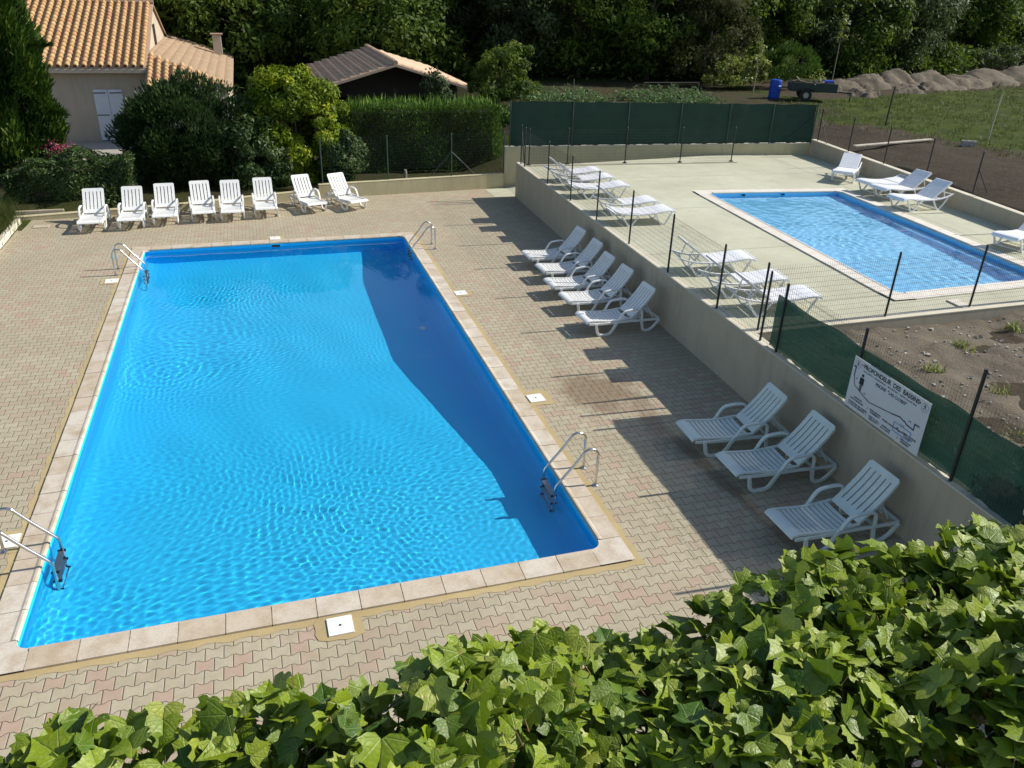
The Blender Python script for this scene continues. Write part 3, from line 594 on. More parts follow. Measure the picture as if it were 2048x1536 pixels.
# ------------------------------------------------------------------ loungers with armrests
def make_lounger(mat, name='sun_lounger'):
    r = empty(name); W = .62
    prof = spl([(0, .30), (.03, .335), (.12, .345), (.35, .325), (.62, .305), (.85, .315), (1.08, .335)], 5)
    px = [p[0] for p in prof]; pz = [p[1] for p in prof]; f = lambda x: float(np.interp(x, px, pz))
    b = MB()
    b.sweep([(x, f(x)) for x in (0, .02, .05, .09, .14)], W, .024)                   # solid foot band
    n = 11; x0_, x1_ = .148, 1.02; s_ = (x1_ - x0_) / n
    for k in range(n):                       # transverse slats, slightly dished
        xa, xb = x0_ + k * s_, x0_ + (k + 1) * s_ - .019
        ys_ = np.linspace(-W / 2 + .03, W / 2 - .03, 7)
        for q in range(6):
            ya, yb = ys_[q], ys_[q + 1]; sag = lambda y: -.018 * (1 - (y / (W / 2)) ** 2)
            vs = [(xa, ya, f(xa) + sag(ya)), (xb, ya, f(xb) + sag(ya)), (xb, yb, f(xb) + sag(yb)), (xa, yb, f(xa) + sag(yb))]
            vs += [(v[0], v[1], v[2] - .014) for v in vs]; b.add(vs, [(0, 1, 2, 3), (7, 6, 5, 4), (0, 4, 5, 1), (1, 5, 6, 2), (2, 6, 7, 3), (3, 7, 4, 0)])
    for s in (-1, 1): b.sweep([(p[0], p[1] + .002) for p in prof], .032, .03, s * (W / 2 - .014))
    b.build('seat', mat, r)
    # side rails to the rear
    for s in (-1, 1):
        b = MB(); b.sweep(spl([(.05, .295), (.5, .27), (1.0, .275), (1.3, .262), (1.62, .255), (1.74, .262)], 4), .03, .05, s * (W / 2 + .008)); b.build('side_rail', mat, r, bevel=.006)
    for q in ([(1.70, .26), (1.75, .262)], [(1.34, .25), (1.37, .25)]): b = MB(); b.sweep(q, W, .033); b.build('cross_bar', mat, r)
    # backrest: solid edge bands and five slots
    ang = R(49); bx0, bz0, BL, BW = 1.07, .335, .80, .58
    def bk(t_, y, th=0.0):
        s_ = t_; bend = .03 * math.sin(t_ / BL * math.pi); return (bx0 + math.cos(ang) * s_ - math.sin(ang) * (th - bend), y, bz0 + math.sin(ang) * s_ + math.cos(ang) * (th - bend))
    b = MB()
    def plate(t0, t1, ya, yb, nseg=4):
        tt = np.linspace(t0, t1, nseg + 1)
        for k in range(nseg):
            vs = [bk(tt[k], ya, .009), bk(tt[k], yb, .009), bk(tt[k + 1], yb, .009), bk(tt[k + 1], ya, .009), bk(tt[k], ya, -.009), bk(tt[k], yb, -.009), bk(tt[k + 1], yb, -.009), bk(tt[k + 1], ya, -.009)]
            fs = [(3, 2, 1, 0), (4, 5, 6, 7), (0, 4, 7, 3), (1, 2, 6, 5)]
            if k == 0: fs.append((0, 1, 5, 4))
            if k == nseg - 1: fs.append((2, 3, 7, 6))
            b.add(vs, fs)
    plate(0, .13, -BW / 2, BW / 2, 2); plate(.70, .78, -BW / 2, BW / 2, 2); plate(.78, .80, -BW / 2 + .025, BW / 2 - .025, 1)
    ns = 6; sw = (BW - 5 * .024) / ns
    for k in range(ns): ya = -BW / 2 + k * (sw + .024); plate(.13, .70, ya, ya + sw, 5)
    for s in (-1, 1):
        b.sweep([(bk(t_, 0)[0] + .012, bk(t_, 0)[2] - .012) for t_ in np.linspace(.02, .76, 8)], .02, .035, s * (BW / 2 - .012))
    b.build('backrest', mat, r)
    b = MB()
    for s in (-1, 1): p = bk(.46, 0, -.02); b.bar((p[0], s * .2, p[2]), (1.62, s * .23, .275), .02, .014)
    b.bar((1.5, -.22, .385), (1.5, .22, .385), .014, .014); b.build('backrest_prop', mat, r)
    for s in (-1, 1):
        yv = s * (W / 2 + .025)
        # front loop leg that runs on into the armrest
        b = MB()
        b.sweep(spl([(.20, .30), (.225, .20), (.25, .09), (.31, .03), (.42, .022), (.53, .035), (.60, .10), (.67, .22), (.74, .33)], 4), .040, .056, yv); b.build('leg', mat, r, bevel=.008)
        b = MB(); b.sweep(spl([(.74, .33), (.80, .44), (.86, .505), (.95, .53), (1.10, .54), (1.22, .525), (1.275, .47), (1.29, .38), (1.295, .285)], 4), .052, .036, yv + s * .006); b.build('armrest', mat, r, bevel=.008)
        b = MB(); b.sweep(spl([(1.30, .26), (1.32, .16), (1.345, .06), (1.40, .022), (1.50, .025), (1.60, .09), (1.68, .18), (1.735, .25)], 4), .040, .056, yv - s * .004); b.build('leg', mat, r, bevel=.008)
    return r
GA = 'white armrest loungers round the large pool'
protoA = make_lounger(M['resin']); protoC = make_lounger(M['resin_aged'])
farrow = [(-1.58, 16.95, 90.5, 'leftmost lounger of the far row, beside the drain cover'), (-.56, 17.05, 89.5, 'second lounger from the left in the far row by the hedge'),
 (.36, 17.3, 91, 'third lounger from the left in the far row, under the oleander'), (1.45, 17.5, 94, 'fourth lounger from the left in the far row, left of a close pair'),
 (2.26, 17.45, 90.5, 'fifth lounger from the left in the far row, close beside the fourth'), (3.26, 17.65, 91, 'sixth lounger from the left in the far row, below the yellow green shrub'),
 (4.83, 17.95, 105, 'seventh lounger of the far row, angled beside the low kerb wall'), (6.16, 18.05, 112, 'rightmost lounger of the far row, angled in front of the kerb wall')]
first = True
def put(proto, x, y, a, lab, group, z=0.0, cat='lounger'):
    if proto.get('used'): o = copy_tree(proto)
    else: o = proto; proto['used'] = 1
    o.location = (x, y, z); o.rotation_euler = (0, 0, R(a)); tag(o, 'white ' + lab if not lab.startswith('~') else lab[1:], cat, group); return o
for (x, y, a, l) in farrow: put(protoA, x, y, a, l, GA)
mid = [(9.66, 11.59, 3.5, 'lounger farthest from the camera in the row of five at the wall'), (9.66, 10.45, 3.0, 'second farthest lounger in the row of five along the retaining wall'),
 (9.50, 9.70 - .35, 2.0, 'middle lounger of the five half shaded along the retaining wall'), (9.52, 8.32, 3.0, 'fourth lounger of the five along the wall, second nearest the camera'),
 (9.46, 7.08, 2.5, 'nearest lounger of the five half shaded along the retaining wall')]
for (x, y, a, l) in mid: put(protoA, x, y, a, l, GA)
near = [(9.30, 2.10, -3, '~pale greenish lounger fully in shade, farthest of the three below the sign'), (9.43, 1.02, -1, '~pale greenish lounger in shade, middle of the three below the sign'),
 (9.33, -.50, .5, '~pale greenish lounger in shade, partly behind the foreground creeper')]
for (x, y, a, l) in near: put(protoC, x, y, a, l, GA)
for p in (protoA, protoC):
    if 'used' in p: pass
# ------------------------------------------------------------------ loungers without armrests on the upper deck
def make_deck_lounger(back):
    r = empty('deck_lounger'); mat = M['resin_cool']; W = .62
    rail = spl([(0, .335), (.05, .365), (.2, .375), (.5, .335), (.85, .305), (1.15, .30), (1.45, .32), (1.7, .37), (1.86, .43)], 4)
    rx_ = [p[0] for p in rail]; rz_ = [p[1] for p in rail]; f = lambda x: float(np.interp(x, rx_, rz_))
    for s in (-1, 1):
        b = MB(); b.sweep(rail, .035, .045, s * (W / 2 + .01)); b.build('side_rail', mat, r, bevel=.008)
    b = MB(); n = 12
    for k in range(n):
        xa = .02 + k * (1.08 / n); xb = xa + 1.08 / n - .006
        vs = [(xa, -W / 2, f(xa) + .03), (xb, -W / 2, f(xb) + .03), (xb, W / 2, f(xb) + .03), (xa, W / 2, f(xa) + .03)]; vs += [(v[0], v[1], v[2] - .016) for v in vs]
        b.add(vs, [(0, 1, 2, 3), (7, 6, 5, 4), (0, 4, 5, 1), (1, 5, 6, 2), (2, 6, 7, 3), (3, 7, 4, 0)])
    b.sweep([(-.012, .31), (-.014, .345), (.01, .385), (.04, .392)], W + .02, .02); b.build('seat', mat, r)
    ang = R(back); b = MB(); n = 9; BL = .74
    def bp(t_, y, h): return (1.11 + math.cos(ang) * t_ - math.sin(ang) * h, y, .335 + math.sin(ang) * t_ + math.cos(ang) * h)
    for k in range(n):
        ta = k * BL / n; tb = ta + BL / n - .007
        vs = [bp(ta, -.29, .01), bp(tb, -.29, .01), bp(tb, .29, .01), bp(ta, .29, .01), bp(ta, -.29, -.008), bp(tb, -.29, -.008), bp(tb, .29, -.008), bp(ta, .29, -.008)]
        b.add(vs, [(0, 1, 2, 3), (7, 6, 5, 4), (0, 4, 5, 1), (1, 5, 6, 2), (2, 6, 7, 3), (3, 7, 4, 0)])
    for s in (-1, 1): p, q = bp(0, s * .285, -.02), bp(BL, s * .285, -.02); b.bar(p, q, .03, .035)
    p, q = bp(BL - .01, -.29, -.005), bp(BL - .01, .29, -.005); b.bar(p, q, .03, .03); b.build('backrest', mat, r)
    b = MB()
    for xx in (1.3, 1.42, 1.83): b.bar((xx, -W / 2, f(xx)), (xx, W / 2, f(xx)), .022, .02)
    if back > 12:
        for s in (-1, 1): p = bp(.5, s * .24, -.02); b.bar(p, (1.42 if back < 35 else 1.62, s * .24, f(1.5)), .022, .018)
    b.build('backrest_prop', mat, r)
    for s in (-1, 1):
        for cx in (.36, 1.36):
            b = MB(); yv = s * (W / 2 + .03); sp = .20
            b.sweep(spl([(cx - sp - .05, f(cx - sp) - .01), (cx - .07, .045), (cx - .045, .018), (cx + .045, .018), (cx + .08, .045), (cx + sp + .09, f(cx + sp) - .01)], 3), .036, .034, yv); b.build('leg', mat, r, bevel=.006)
    for cx in (.36, 1.36):
        b = MB(); b.bar((cx, -W / 2 - .03, .022), (cx, W / 2 + .03, .022), .03, .022); b.build('stretcher', mat, r)
    return r
GB = 'white armless loungers on the upper concrete deck'
PB = {a: make_deck_lounger(a) for a in (3, 30, 34, 36, 44)}
ups = [(13.52, 16.05, 177, 34, 'deck lounger at the head of the upper deck, farthest of eight by the fence'), (13.52, 15.1, 177, 34, 'deck lounger with raised back, second farthest along the mesh fence'),
 (13.52, 14.0, 178, 3, 'flat deck lounger in front of the farthest group of three by the fence'), (13.52, 12.1, 177, 34, 'deck lounger with raised back, far one of the pair by the fence'),
 (13.5, 11.08, 178, 3, 'flat deck lounger, near one of the pair by the mesh fence'), (13.32, 6.95, 172, 36, 'raised back deck lounger, farthest of three near the green shade net'),
 (13.24, 5.60, 173, 36, 'raised back deck lounger, middle one of three near the green shade net'), (13.28, 4.58, 173, 36, 'raised back deck lounger, nearest one beside the green shade net'),
 (21.36, 14.25, 44, 30, 'deck lounger standing apart near the far corner of the upper pool'), (21.1, 12.92, 5, 3, 'flat deck lounger at the field wall, behind two raised ones'),
 (21.03, 12.15, 5, 36, 'raised back deck lounger at the field wall, middle one of three'), (20.64, 10.95, 4, 36, 'raised back deck lounger at the field wall, nearest one of three'),
 (20.5, 6.95, 14, 36, 'deck lounger cut by the right edge of the photo, beside the pool')]
for (x, y, a, bk_, l) in ups: o = put(PB[bk_], x, y, a, l, GB, ZU + .001); o.scale = (.93, .97, .95) if x < 15 else (1, 1, 1)
for p in [protoA, protoC] + list(PB.values()):
    if not p.get('used'):
        for c_ in list(p.children): bpy.data.objects.remove(c_)
        bpy.data.objects.remove(p)
for o in bpy.data.objects:
    if 'used' in o: del o['used']

# ------------------------------------------------------------------ pool ladders
def make_ladder():
    """local: x from deck foot (0) towards the water (+x); rails at y = 0 and .5"""
    r = empty('pool_ladder')
    for y in (-.25, .25):
        b = MB(); pts = [(0, 0), (0, .3), (0, .52)]
        for k in range(1, 9): a_ = math.pi * (1 - k / 8 * .78); pts.append((.13 + .13 * math.cos(a_), .52 + .13 * math.sin(a_)))
        pts += [(.40, .38), (.60, .14), (.645, .06), (.655, -.03), (.655, -.5), (.655, -1.0), (.62, -1.12), (.52, -1.16)]
        b.tube([(p[0], y, p[1]) for p in spl(pts, 3)], .0205, 12); ob = b.build('handrail', M['steel'], r, smooth=True)
        b = MB(); b.tube([(0, y, .001), (0, y, .012), (0, y, .026)], [.052, .05, .024], 16); b.build('base_flange', M['steel'], r, smooth=False)
    for z in (-.11, -.36, -.61):
        b = MB(); b.box((.655, 0, z), (.085, .44, .028)); t_ = b.build('step', M['greypl'], r, bevel=.008)
        b = MB()
        for y in (-.225, .225): b.box((.655, y, z), (.10, .035, .05))
        b.build('step_end', M['black'], t_, bevel=.008)
    return r
lp = make_ladder(); GL = 'steel ladders at the corners of the large pool'
for i, (x, y, a, l) in enumerate([(7.5, 1.70, 180, 'stainless steel pool ladder nearest the three shaded loungers'), (7.66, 13.85, 180, 'stainless steel pool ladder at the far right corner of the pool'),
                                 (-.49, 13.30, 0, 'stainless steel pool ladder at the far left corner of the pool'), (-.52, 1.70, 0, 'stainless steel pool ladder at the near left corner, cut by the photo edge')]):
    o = lp if i == 0 else copy_tree(lp); o.location = (x, y, 0); o.rotation_euler = (0, 0, R(a)); tag(o, l, 'pool ladder', GL)
# skimmer lids
GS = 'white skimmer lids round the large pool'
def lid(x, y, a, l, mouth=None):
    r = empty('skimmer_hatch', (x, y, .008), R(a)); b = MB(); b.box((0, 0, .008), (.29, .29, .016)); b.build('lid_plate', M['lid'], r, bevel=.004)
    b = MB(); b.tube([(0, 0, .0165), (0, 0, .019)], .016, 12); b.build('lid_screw', M['black'], r); tag(r, l, 'skimmer hatch', GS)
lid(-.53, 12.6, 1, 'white square skimmer hatch beside the far left ladder'); lid(3.4, 15.5, 1, 'white square skimmer hatch behind the far edge of the pool'); lid(7.5, 9.98, 2, 'white square skimmer hatch opposite the five half shaded loungers')
lid(7.52, 4.34, 2, 'white square skimmer hatch by the rusty wet stain'); lid(3.48, -.53, 1, 'white square skimmer hatch at the near edge of the pool'); lid(-.53, 2.15, 1, 'white square skimmer hatch beside the near left ladder')
def mouth(x, y, a, l, z=-.05, s=1):
    r = empty('skimmer_mouth', (x, y, z), R(a)); b = MB(); b.box((0, 0, 0), (.34 * s, .02, .10)); b.build('mouth_frame', M['liner'], r, bevel=.004); b = MB(); b.box((0, -.012, -.005), (.22 * s, .012, .06)); b.build('mouth_slot', M['black'], r); tag(r, l, 'skimmer', 'skimmer mouths in the pool walls')
mouth(3.4, PL - .012, 0, 'dark skimmer mouth in the far wall of the large pool'); mouth(PW - .012, 4.2, 90, 'dark skimmer mouth in the right wall of the large pool')
mouth(17.3, 13.56, -6.5, 'dark inlet left in the far wall of the upper pool', ZU - .04, .5); mouth(18.6, 13.41, -6.5, 'dark inlet right in the far wall of the upper pool', ZU - .04, .5)
b = MB(); ps = [(6.42 + .07 * math.cos(a_) * (1 + .2 * math.sin(3 * a_)), 9.3 + .10 * math.sin(a_), 0) for a_ in np.linspace(0, 6.28, 13)[:-1]]
b.add([(p[0], p[1], -1.225) for p in ps] + [(p[0], p[1], -1.205) for p in ps], [tuple(range(12, 24))] + [(k, (k + 1) % 12, 12 + (k + 1) % 12, 12 + k) for k in range(12)]); tag(b.build('white_scrap', M['lid']), 'small white scrap lying in the shaded part of the pool', 'scrap')

# ------------------------------------------------------------------ fences
def mesh_panel(b, A, B, z0, h, vstep=.05, hstep=.15, th=.0022):
    A = Vector((*A[:2], z0)); B = Vector((*B[:2], z0)); d = B - A; L = d.length; n = int(L / vstep)
    for k in range(n + 1): p = A + d * (k / n); b.bar(p, p + Vector((0, 0, h)), th, th)
    m = int(h / hstep)
    for k in range(m + 1): z = Vector((0, 0, min(h, .02 + k * hstep))); b.bar(A + z, B + z, th * 1.25, th * 1.25)
def fence(name, pts, z0, h, label, post_r=.021, postmat=None, mesh=True, vstep=.05, hstep=.10, foot=False, over=.06, wire=None, brace=()):
    r = empty(name, (*pts[0], z0)); o0 = Vector((*pts[0], z0)); postmat = postmat or M['post']
    loc = [(p[0] - o0.x, p[1] - o0.y) for p in pts]
    for i, p in enumerate(loc):
        b = MB(); b.tube([(p[0], p[1], 0), (p[0], p[1], h + over)], post_r, 8); b.tube([(p[0], p[1], h + over), (p[0], p[1], h + over + .012)], [post_r * 1.15, post_r * .6], 8)
        if foot: b.box((p[0], p[1], .012), (.12, .10, .024)); b.tube([(p[0], p[1], .02), (p[0], p[1], .07)], [.045, .022], 8)
        b.build('post', postmat, r)
    for (a_, b_) in brace:
        b = MB(); b.tube([(a_[0] - o0.x, a_[1] - o0.y, a_[2] - z0), (b_[0] - o0.x, b_[1] - o0.y, b_[2] - z0)], .016, 6); b.build('brace', postmat, r)
    if mesh:
        b = MB()
        for i in range(len(loc) - 1): mesh_panel(b, loc[i], loc[i + 1], .02, h - .02, vstep, hstep)
        b.build('wire_mesh', wire or M['wire'], r)
    tag(r, label, 'fence'); return r
wp = lambda y: (wx(y) + .07, y)
fence('mesh_fence', [wp(y) for y in (18.75, 18.3, 15.75, 13.6, 11.5, 9.30, 7.14, 4.94, 3.35)], 1.2, 1.22, 'dark wire mesh fence along the top of the long retaining wall', brace=[((wx(18.75) + .07, 18.75, 2.3), (wx(18.3) + .07, 18.3, 1.25))])
fence('mesh_fence', [(wx(18.45) + .28, 18.5), (13.35, 18.42), (15.45, 18.28), (17.5, 18.10), (19.5, 17.98)], 1.215, 1.14, 'dark wire mesh fence across the head of the upper deck before the ramp', foot=True)
fence('mesh_fence', [(wx(3.8) + .28, 3.78), (14.42, 3.82), (16.50, 3.86), (18.6, 3.86), (20.6, 3.86)], 1.2, 1.22, 'dark wire mesh fence between the upper pool and the stony soil bed')
# tall windscreen
def net_panel(A, B, za, zb, ha, hb, n, wav=.02, seed=0):
    """a wavy cloth between two points, edges scalloped"""
    rr = random.Random(seed); A = Vector((*A, 0)); B = Vector((*B, 0)); d = B - A; o = Vector((-d.y, d.x, 0)).normalized(); m = 10; V = []; F = []
    ph = [rr.uniform(0, 6.3) for _ in range(6)]
    for i in range(n + 1):
        t_ = i / n; P = A + d * t_; L = d.length * t_
        for j in range(m + 1):
            s_ = j / m; z = za + (zb - za) * t_ + (ha + (hb - ha) * t_) * s_
            if j == 0: z += .012 * math.sin(L * 9 + ph[0]) + .01 * math.sin(L * 21)
            if j == m: z += .014 * math.sin(L * 5 + ph[1])
            off = wav * (math.sin(L * 3.1 + ph[2] + s_ * 1.5) * .6 + math.sin(L * 7.7 + ph[3] - s_ * 3) * .3 + math.sin(s_ * 6 + ph[4] + L) * .3)
            q = P + o * off; V.append((q.x, q.y, z))
    for i in range(n):
        for j in range(m): a_ = i * (m + 1) + j; F.append((a_, a_ + m + 1, a_ + m + 2, a_ + 1))
    return V, F
WS = [(11.95, 20.7), (14.2, 20.36), (16.25, 20.05), (18.22, 19.75), (20.08, 19.46), (21.75, 19.2), (23.45, 18.94)]
r = empty('windscreen_fence', (11.95, 20.7, 1.46)); V, F = net_panel(WS[0], WS[-1], 1.455, 1.63, 1.545, 1.37, 160, .030, 3)
o = npmesh('green_net', V, F, M['net'], smooth=True); o.parent = r; o.location = (-11.95, -20.7, -1.46)
for i, p in enumerate(WS):
    zb = 1.45 + .17 * i / 6; b = MB(); b.tube([(p[0] - 11.95, p[1] - .05 - 20.7, zb - 1.46), (p[0] - 11.95, p[1] - .05 - 20.7, 3.03 - 1.46)], .026, 8); b.build('post', M['gpost'], r)
b = MB(); b.tube([(22.3 - 11.95, 19.05 - 20.7, .17), (23.4 - 11.95, 18.89 - 20.7, 1.1)], .018, 6); b.build('brace', M['gpost'], r)
tag(r, 'tall fence covered in dark green screening on the far wall of the upper deck', 'fence')
# shade-net fence by the soil bed
NP = [2.84, .83, -1.25, -3.3, -5.4]; r = empty('net_fence', (wx(3) + .07, 3, 1.2)); ox, oy, oz = r.location
for i, y in enumerate(NP): p = (wx(y) + .07, y); b = MB(); b.tube([(p[0] - ox, y - oy, 0), (p[0] - ox, y - oy, (1.27 if i else 1.24) + (.32 if i == 2 else 0))], .023, 8); b.build('post', M['post'], r)
V, F = net_panel(wp(3.12), wp(-5.4), 1.205, 1.20, .95, .92, 150, .022, 8)
V = [(x + .03, y, z) for x, y, z in V]; o = npmesh('green_net', V, F, M['net2'], smooth=True); o.parent = r; o.location = (-ox, -oy, -oz)
b = MB(); mesh_panel(b, (wp(3.35)[0] - ox, 3.35 - oy), (wp(-5.4)[0] - ox, -5.4 - oy), .02, 1.2, .05, .10); b.build('wire_mesh', M['wire'], r)
tag(r, 'wire fence hung with a green shade net in front of the stony soil', 'fence')
# field fence on the right
ff = [(rwx(y) + .1, y) for y in (18.6, 16.58, 14.52, 12.4, 10.34, 8.2)]
fence('field_fence', ff, 1.72, 1.14, 'row of thin dark fence posts beyond the wall at the edge of the field', post_r=.022, mesh=True, vstep=.25, hstep=.5, over=.04, brace=[((rwx(10.34) + .1, 10.34, 2.4), (rwx(10.1) + .5, 10.2, 1.75)), ((rwx(18.6) + .1, 18.6, 2.6), (rwx(18.0) + .1, 18.0, 1.75))])
for (x, y, h, m_, l, c_) in ((28.4, 20.8, 1.6, M['post'], 'dark post standing alone in the field behind the plank', 'post'), (30.4, 17.4, 1.75, M['plank'], 'thin grey post standing in the field beyond the concrete block', 'post')):
    b = MB(); z = gz(x, y); b.tube([(0, 0, 0), (.02, 0, h * .6), (.05, 0, h)], .03, 8); o = b.build('field_post', m_); o.location = (x, y, z - .05); tag(o, l, c_)
fence('garden_fence', [(5.2, 20.15), (7.45, 20.3), (9.75, 20.48), (11.72, 20.6)], .5, 1.45, 'dark green wire fence on the low kerb wall in front of the hedge', post_r=.024, postmat=M['gpost'], vstep=.1, hstep=.1, wire=M['gpost'], over=.03,
      brace=[((9.75, 20.48, 1.35), (9.0, 20.45, .55)), ((9.75, 20.48, 1.35), (10.6, 20.56, .55))])

# ------------------------------------------------------------------ sign
SY0, SY1, SZ0, SZ1 = .82, -.73, 1.265, 2.055; SW, SH = 1.55, .79
sx = wx(0) - .012
r = empty('depth_sign', (sx, SY0, SZ0)); r.rotation_euler = (0, 0, math.atan2(SY1 - SY0, wx(SY1) - wx(SY0)))     # local x runs along the sign, y out of the wall(-), z up
b = MB(); b.box((SW / 2, 0, SH / 2), (SW, .008, SH)); b.build('board', M['board'], r, bevel=.002)
def text(s, x, z, size, mat, name='lettering', bold=0.0, serif=False, sx_=1.0, align='LEFT'):
    c = bpy.data.curves.new('t', 'FONT'); c.body = s; c.size = size; c.align_x = align; c.offset = bold; c.extrude = .0012
    t_ = bpy.data.objects.new('t', c); col.objects.link(t_); bpy.context.view_layer.update()
    me = bpy.data.meshes.new_from_object(t_.evaluated_get(bpy.context.evaluated_depsgraph_get())); bpy.data.objects.remove(t_)
    vs = [(x + v.co.x * sx_, -.0052 - v.co.z, z + v.co.y) for v in me.vertices]; fs = [tuple(p.vertices) for p in me.polygons]; return vs, fs
def marks(name, items, mat):
    b = MB()
    for it in items: vs, fs = it; b.add(vs, fs)
    return b.build(name, mat, r)
marks('title_lettering', [text('PROFONDEUR  DES  BASSINS', SW / 2 + .01, SH - .105, .094, None, bold=.002, align='CENTER', sx_=.93)], M['ink'])
marks('bullet_mark', [text('\u2022', .17, SH - .105, .094, None)], M['ink']); marks('bullet_mark', [text('\u2022', SW - .20, SH - .105, .094, None)], M['ink'])
marks('subtitle_lettering', [text("PISCINE  ''LAS CLOSES''", .52, SH - .235, .066, None, bold=.0012, sx_=.95), text('POOL DEPTH  /  PROFUNDIDAD  /  BECKENTIEFE  /  DIEPTE VAN HET BAD', SW / 2, SH - .155, .033, None, align='CENTER')], M['navy'])
lines = [('BAIGNADE', .17, .235), ('NON SURVEILLEE', .10, .195), ('OUVERTURE DES BASSINS', .07, .135), ('A TOUS LES RESIDENTS', .07, .10), ('/', .47, .19), ('UNGUARDED', .53, .215), ('SWIMMING', .55, .18), ('/', .75, .19), ('BADEN OHNE AUFSICHT', .80, .20), ('/', 1.14, .19), ('BADEN ZONDER', 1.20, .215), ('TOEZICHT', 1.24, .18),
         ('/', .47, .09), ('OPEN TO ALL', .53, .115), ('RESIDENTS', .55, .08), ('/', .75, .09), ('OFFEN FUR', .82, .115), ('ALLE GASTE', .80, .08), ('/', 1.14, .09), ('OPEN VOOR', 1.20, .115), ('IEDEREEN', 1.22, .08)]
marks('small_lettering', [text(s, x, z - .045, .036 if s != '/' else .06, None, bold=.0006) for s, x, z in lines], M['ink'])
def poly(pts, th):
    out = MB()
    for i in range(len(pts) - 1): out.bar((pts[i][0], -.006, pts[i][1]), (pts[i + 1][0], -.006, pts[i + 1][1]), .003, th, up=(0, 0, 1) if abs(pts[i][0] - pts[i + 1][0]) > .001 else (1, 0, 0))
    return out
def strip(pts, th, mat, name):
    out = MB()
    for i in range(len(pts) - 1):
        a_ = Vector((pts[i][0], 0, pts[i][1])); c_ = Vector((pts[i + 1][0], 0, pts[i + 1][1])); d = (c_ - a_).normalized(); n_ = Vector((-d.z, 0, d.x)) * th / 2; dy = -.0052 - .0004 * i
        vs = [(a_ - n_ - d * th * .3), (c_ - n_ + d * th * .3), (c_ + n_ + d * th * .3), (a_ + n_ - d * th * .3)]; vs = [(v.x, dy, v.z) for v in vs]; vs += [(v[0], v[1] - .0008, v[2]) for v in vs]
        out.add(vs, [(0, 1, 2, 3), (7, 6, 5, 4), (0, 4, 5, 1), (1, 5, 6, 2), (2, 6, 7, 3), (3, 7, 4, 0)])
    return out.build(name, mat, r)
strip([(.03, .64), (.07, .64), (.07, .50)], .02, M['navy'], 'depth_profile_wall'); strip([(.07, .50), (.12, .37), (.30, .31), (.48, .265), (.95, .33)], .014, M['brownink'], 'depth_profile_floor')
strip([(.95, .33), (1.10, .36), (1.17, .34), (1.20, .345), (1.24, .32), (1.38, .31), (1.38, .40), (1.46, .40)], .018, M['navy'], 'depth_profile_steps')
strip([(1.03, .25), (1.36, .25), (1.36, .12), (1.03, .12), (1.03, .25)], .012, M['cyan'], 'pool_plan'); marks('depth_numbers', [text('1.60', .10, .47, .03, None), text('1.90', .32, .33, .03, None), text('0.90', 1.26, .38, .03, None), text('1.00', 1.07, .18, .035, None), text('1.20', 1.22, .165, .035, None), text('7 x 15', 1.14, .262, .03, None)], M['navy'])
b = MB()                                      # standing figure pictogram
def disc(b, cx, cz, rr, n=16, yv=-.0055):
    b.add([(cx + rr * math.cos(2 * math.pi * k / n), yv, cz + rr * math.sin(2 * math.pi * k / n)) for k in range(n)] + [(cx + rr * math.cos(2 * math.pi * k / n), yv - .001, cz + rr * math.sin(2 * math.pi * k / n)) for k in range(n)], [tuple(range(n, 2 * n))[::-1]] + [(k, (k + 1) % n, n + (k + 1) % n, n + k) for k in range(n)])
disc(b, .245, .575, .023)
for (cx, cz, w_, h_) in ((.245, .49, .058, .10), (.207, .48, .014, .11), (.283, .48, .014, .11), (.232, .395, .020, .13), (.259, .395, .020, .13)): b.box((cx, -.0058, cz), (w_, .001, h_))
b.build('figure_pictogram', M['ink'], r)
def ring(cx, cz, rr, th, name):
    b = MB(); n = 24
    for k in range(n):
        a0, a1 = 2 * math.pi * k / n, 2 * math.pi * (k + 1) / n; q = [(cx + (rr + s * th) * math.cos(a_), -.0055, cz + (rr + s * th) * math.sin(a_)) for a_, s in ((a0, 0), (a1, 0), (a1, 1), (a0, 1))]; b.add(q, [(0, 1, 2, 3)])
    # moving figure strokes
    for (p, q, t_) in (((-.2, .5), (.1, .15), .16), ((.1, .15), (-.25, -.25), .14), ((-.25, -.25), (-.45, -.6), .11), ((.1, .15), (.2, -.35), .13), ((.2, -.35), (.5, -.45), .11), ((-.2, .3), (.4, .35), .09), ((-.1, .3), (-.5, .05), .09)):
        b.bar((cx + p[0] * rr, -.0062, cz + p[1] * rr), (cx + q[0] * rr, -.0062, cz + q[1] * rr), .001, t_ * rr)
    disc(b, cx - .02 * rr, cz + .62 * rr, rr * .16, 10, -.006); return b.build(name, M['ink'], r)
ring(.10, SH - .10, .055, .004, 'round_emblem'); ring(SW - .09, SH - .10, .058, .004, 'round_emblem')
tag(r, 'white pool depth sign with a swimmer figure and French lettering on the net fence', 'sign')

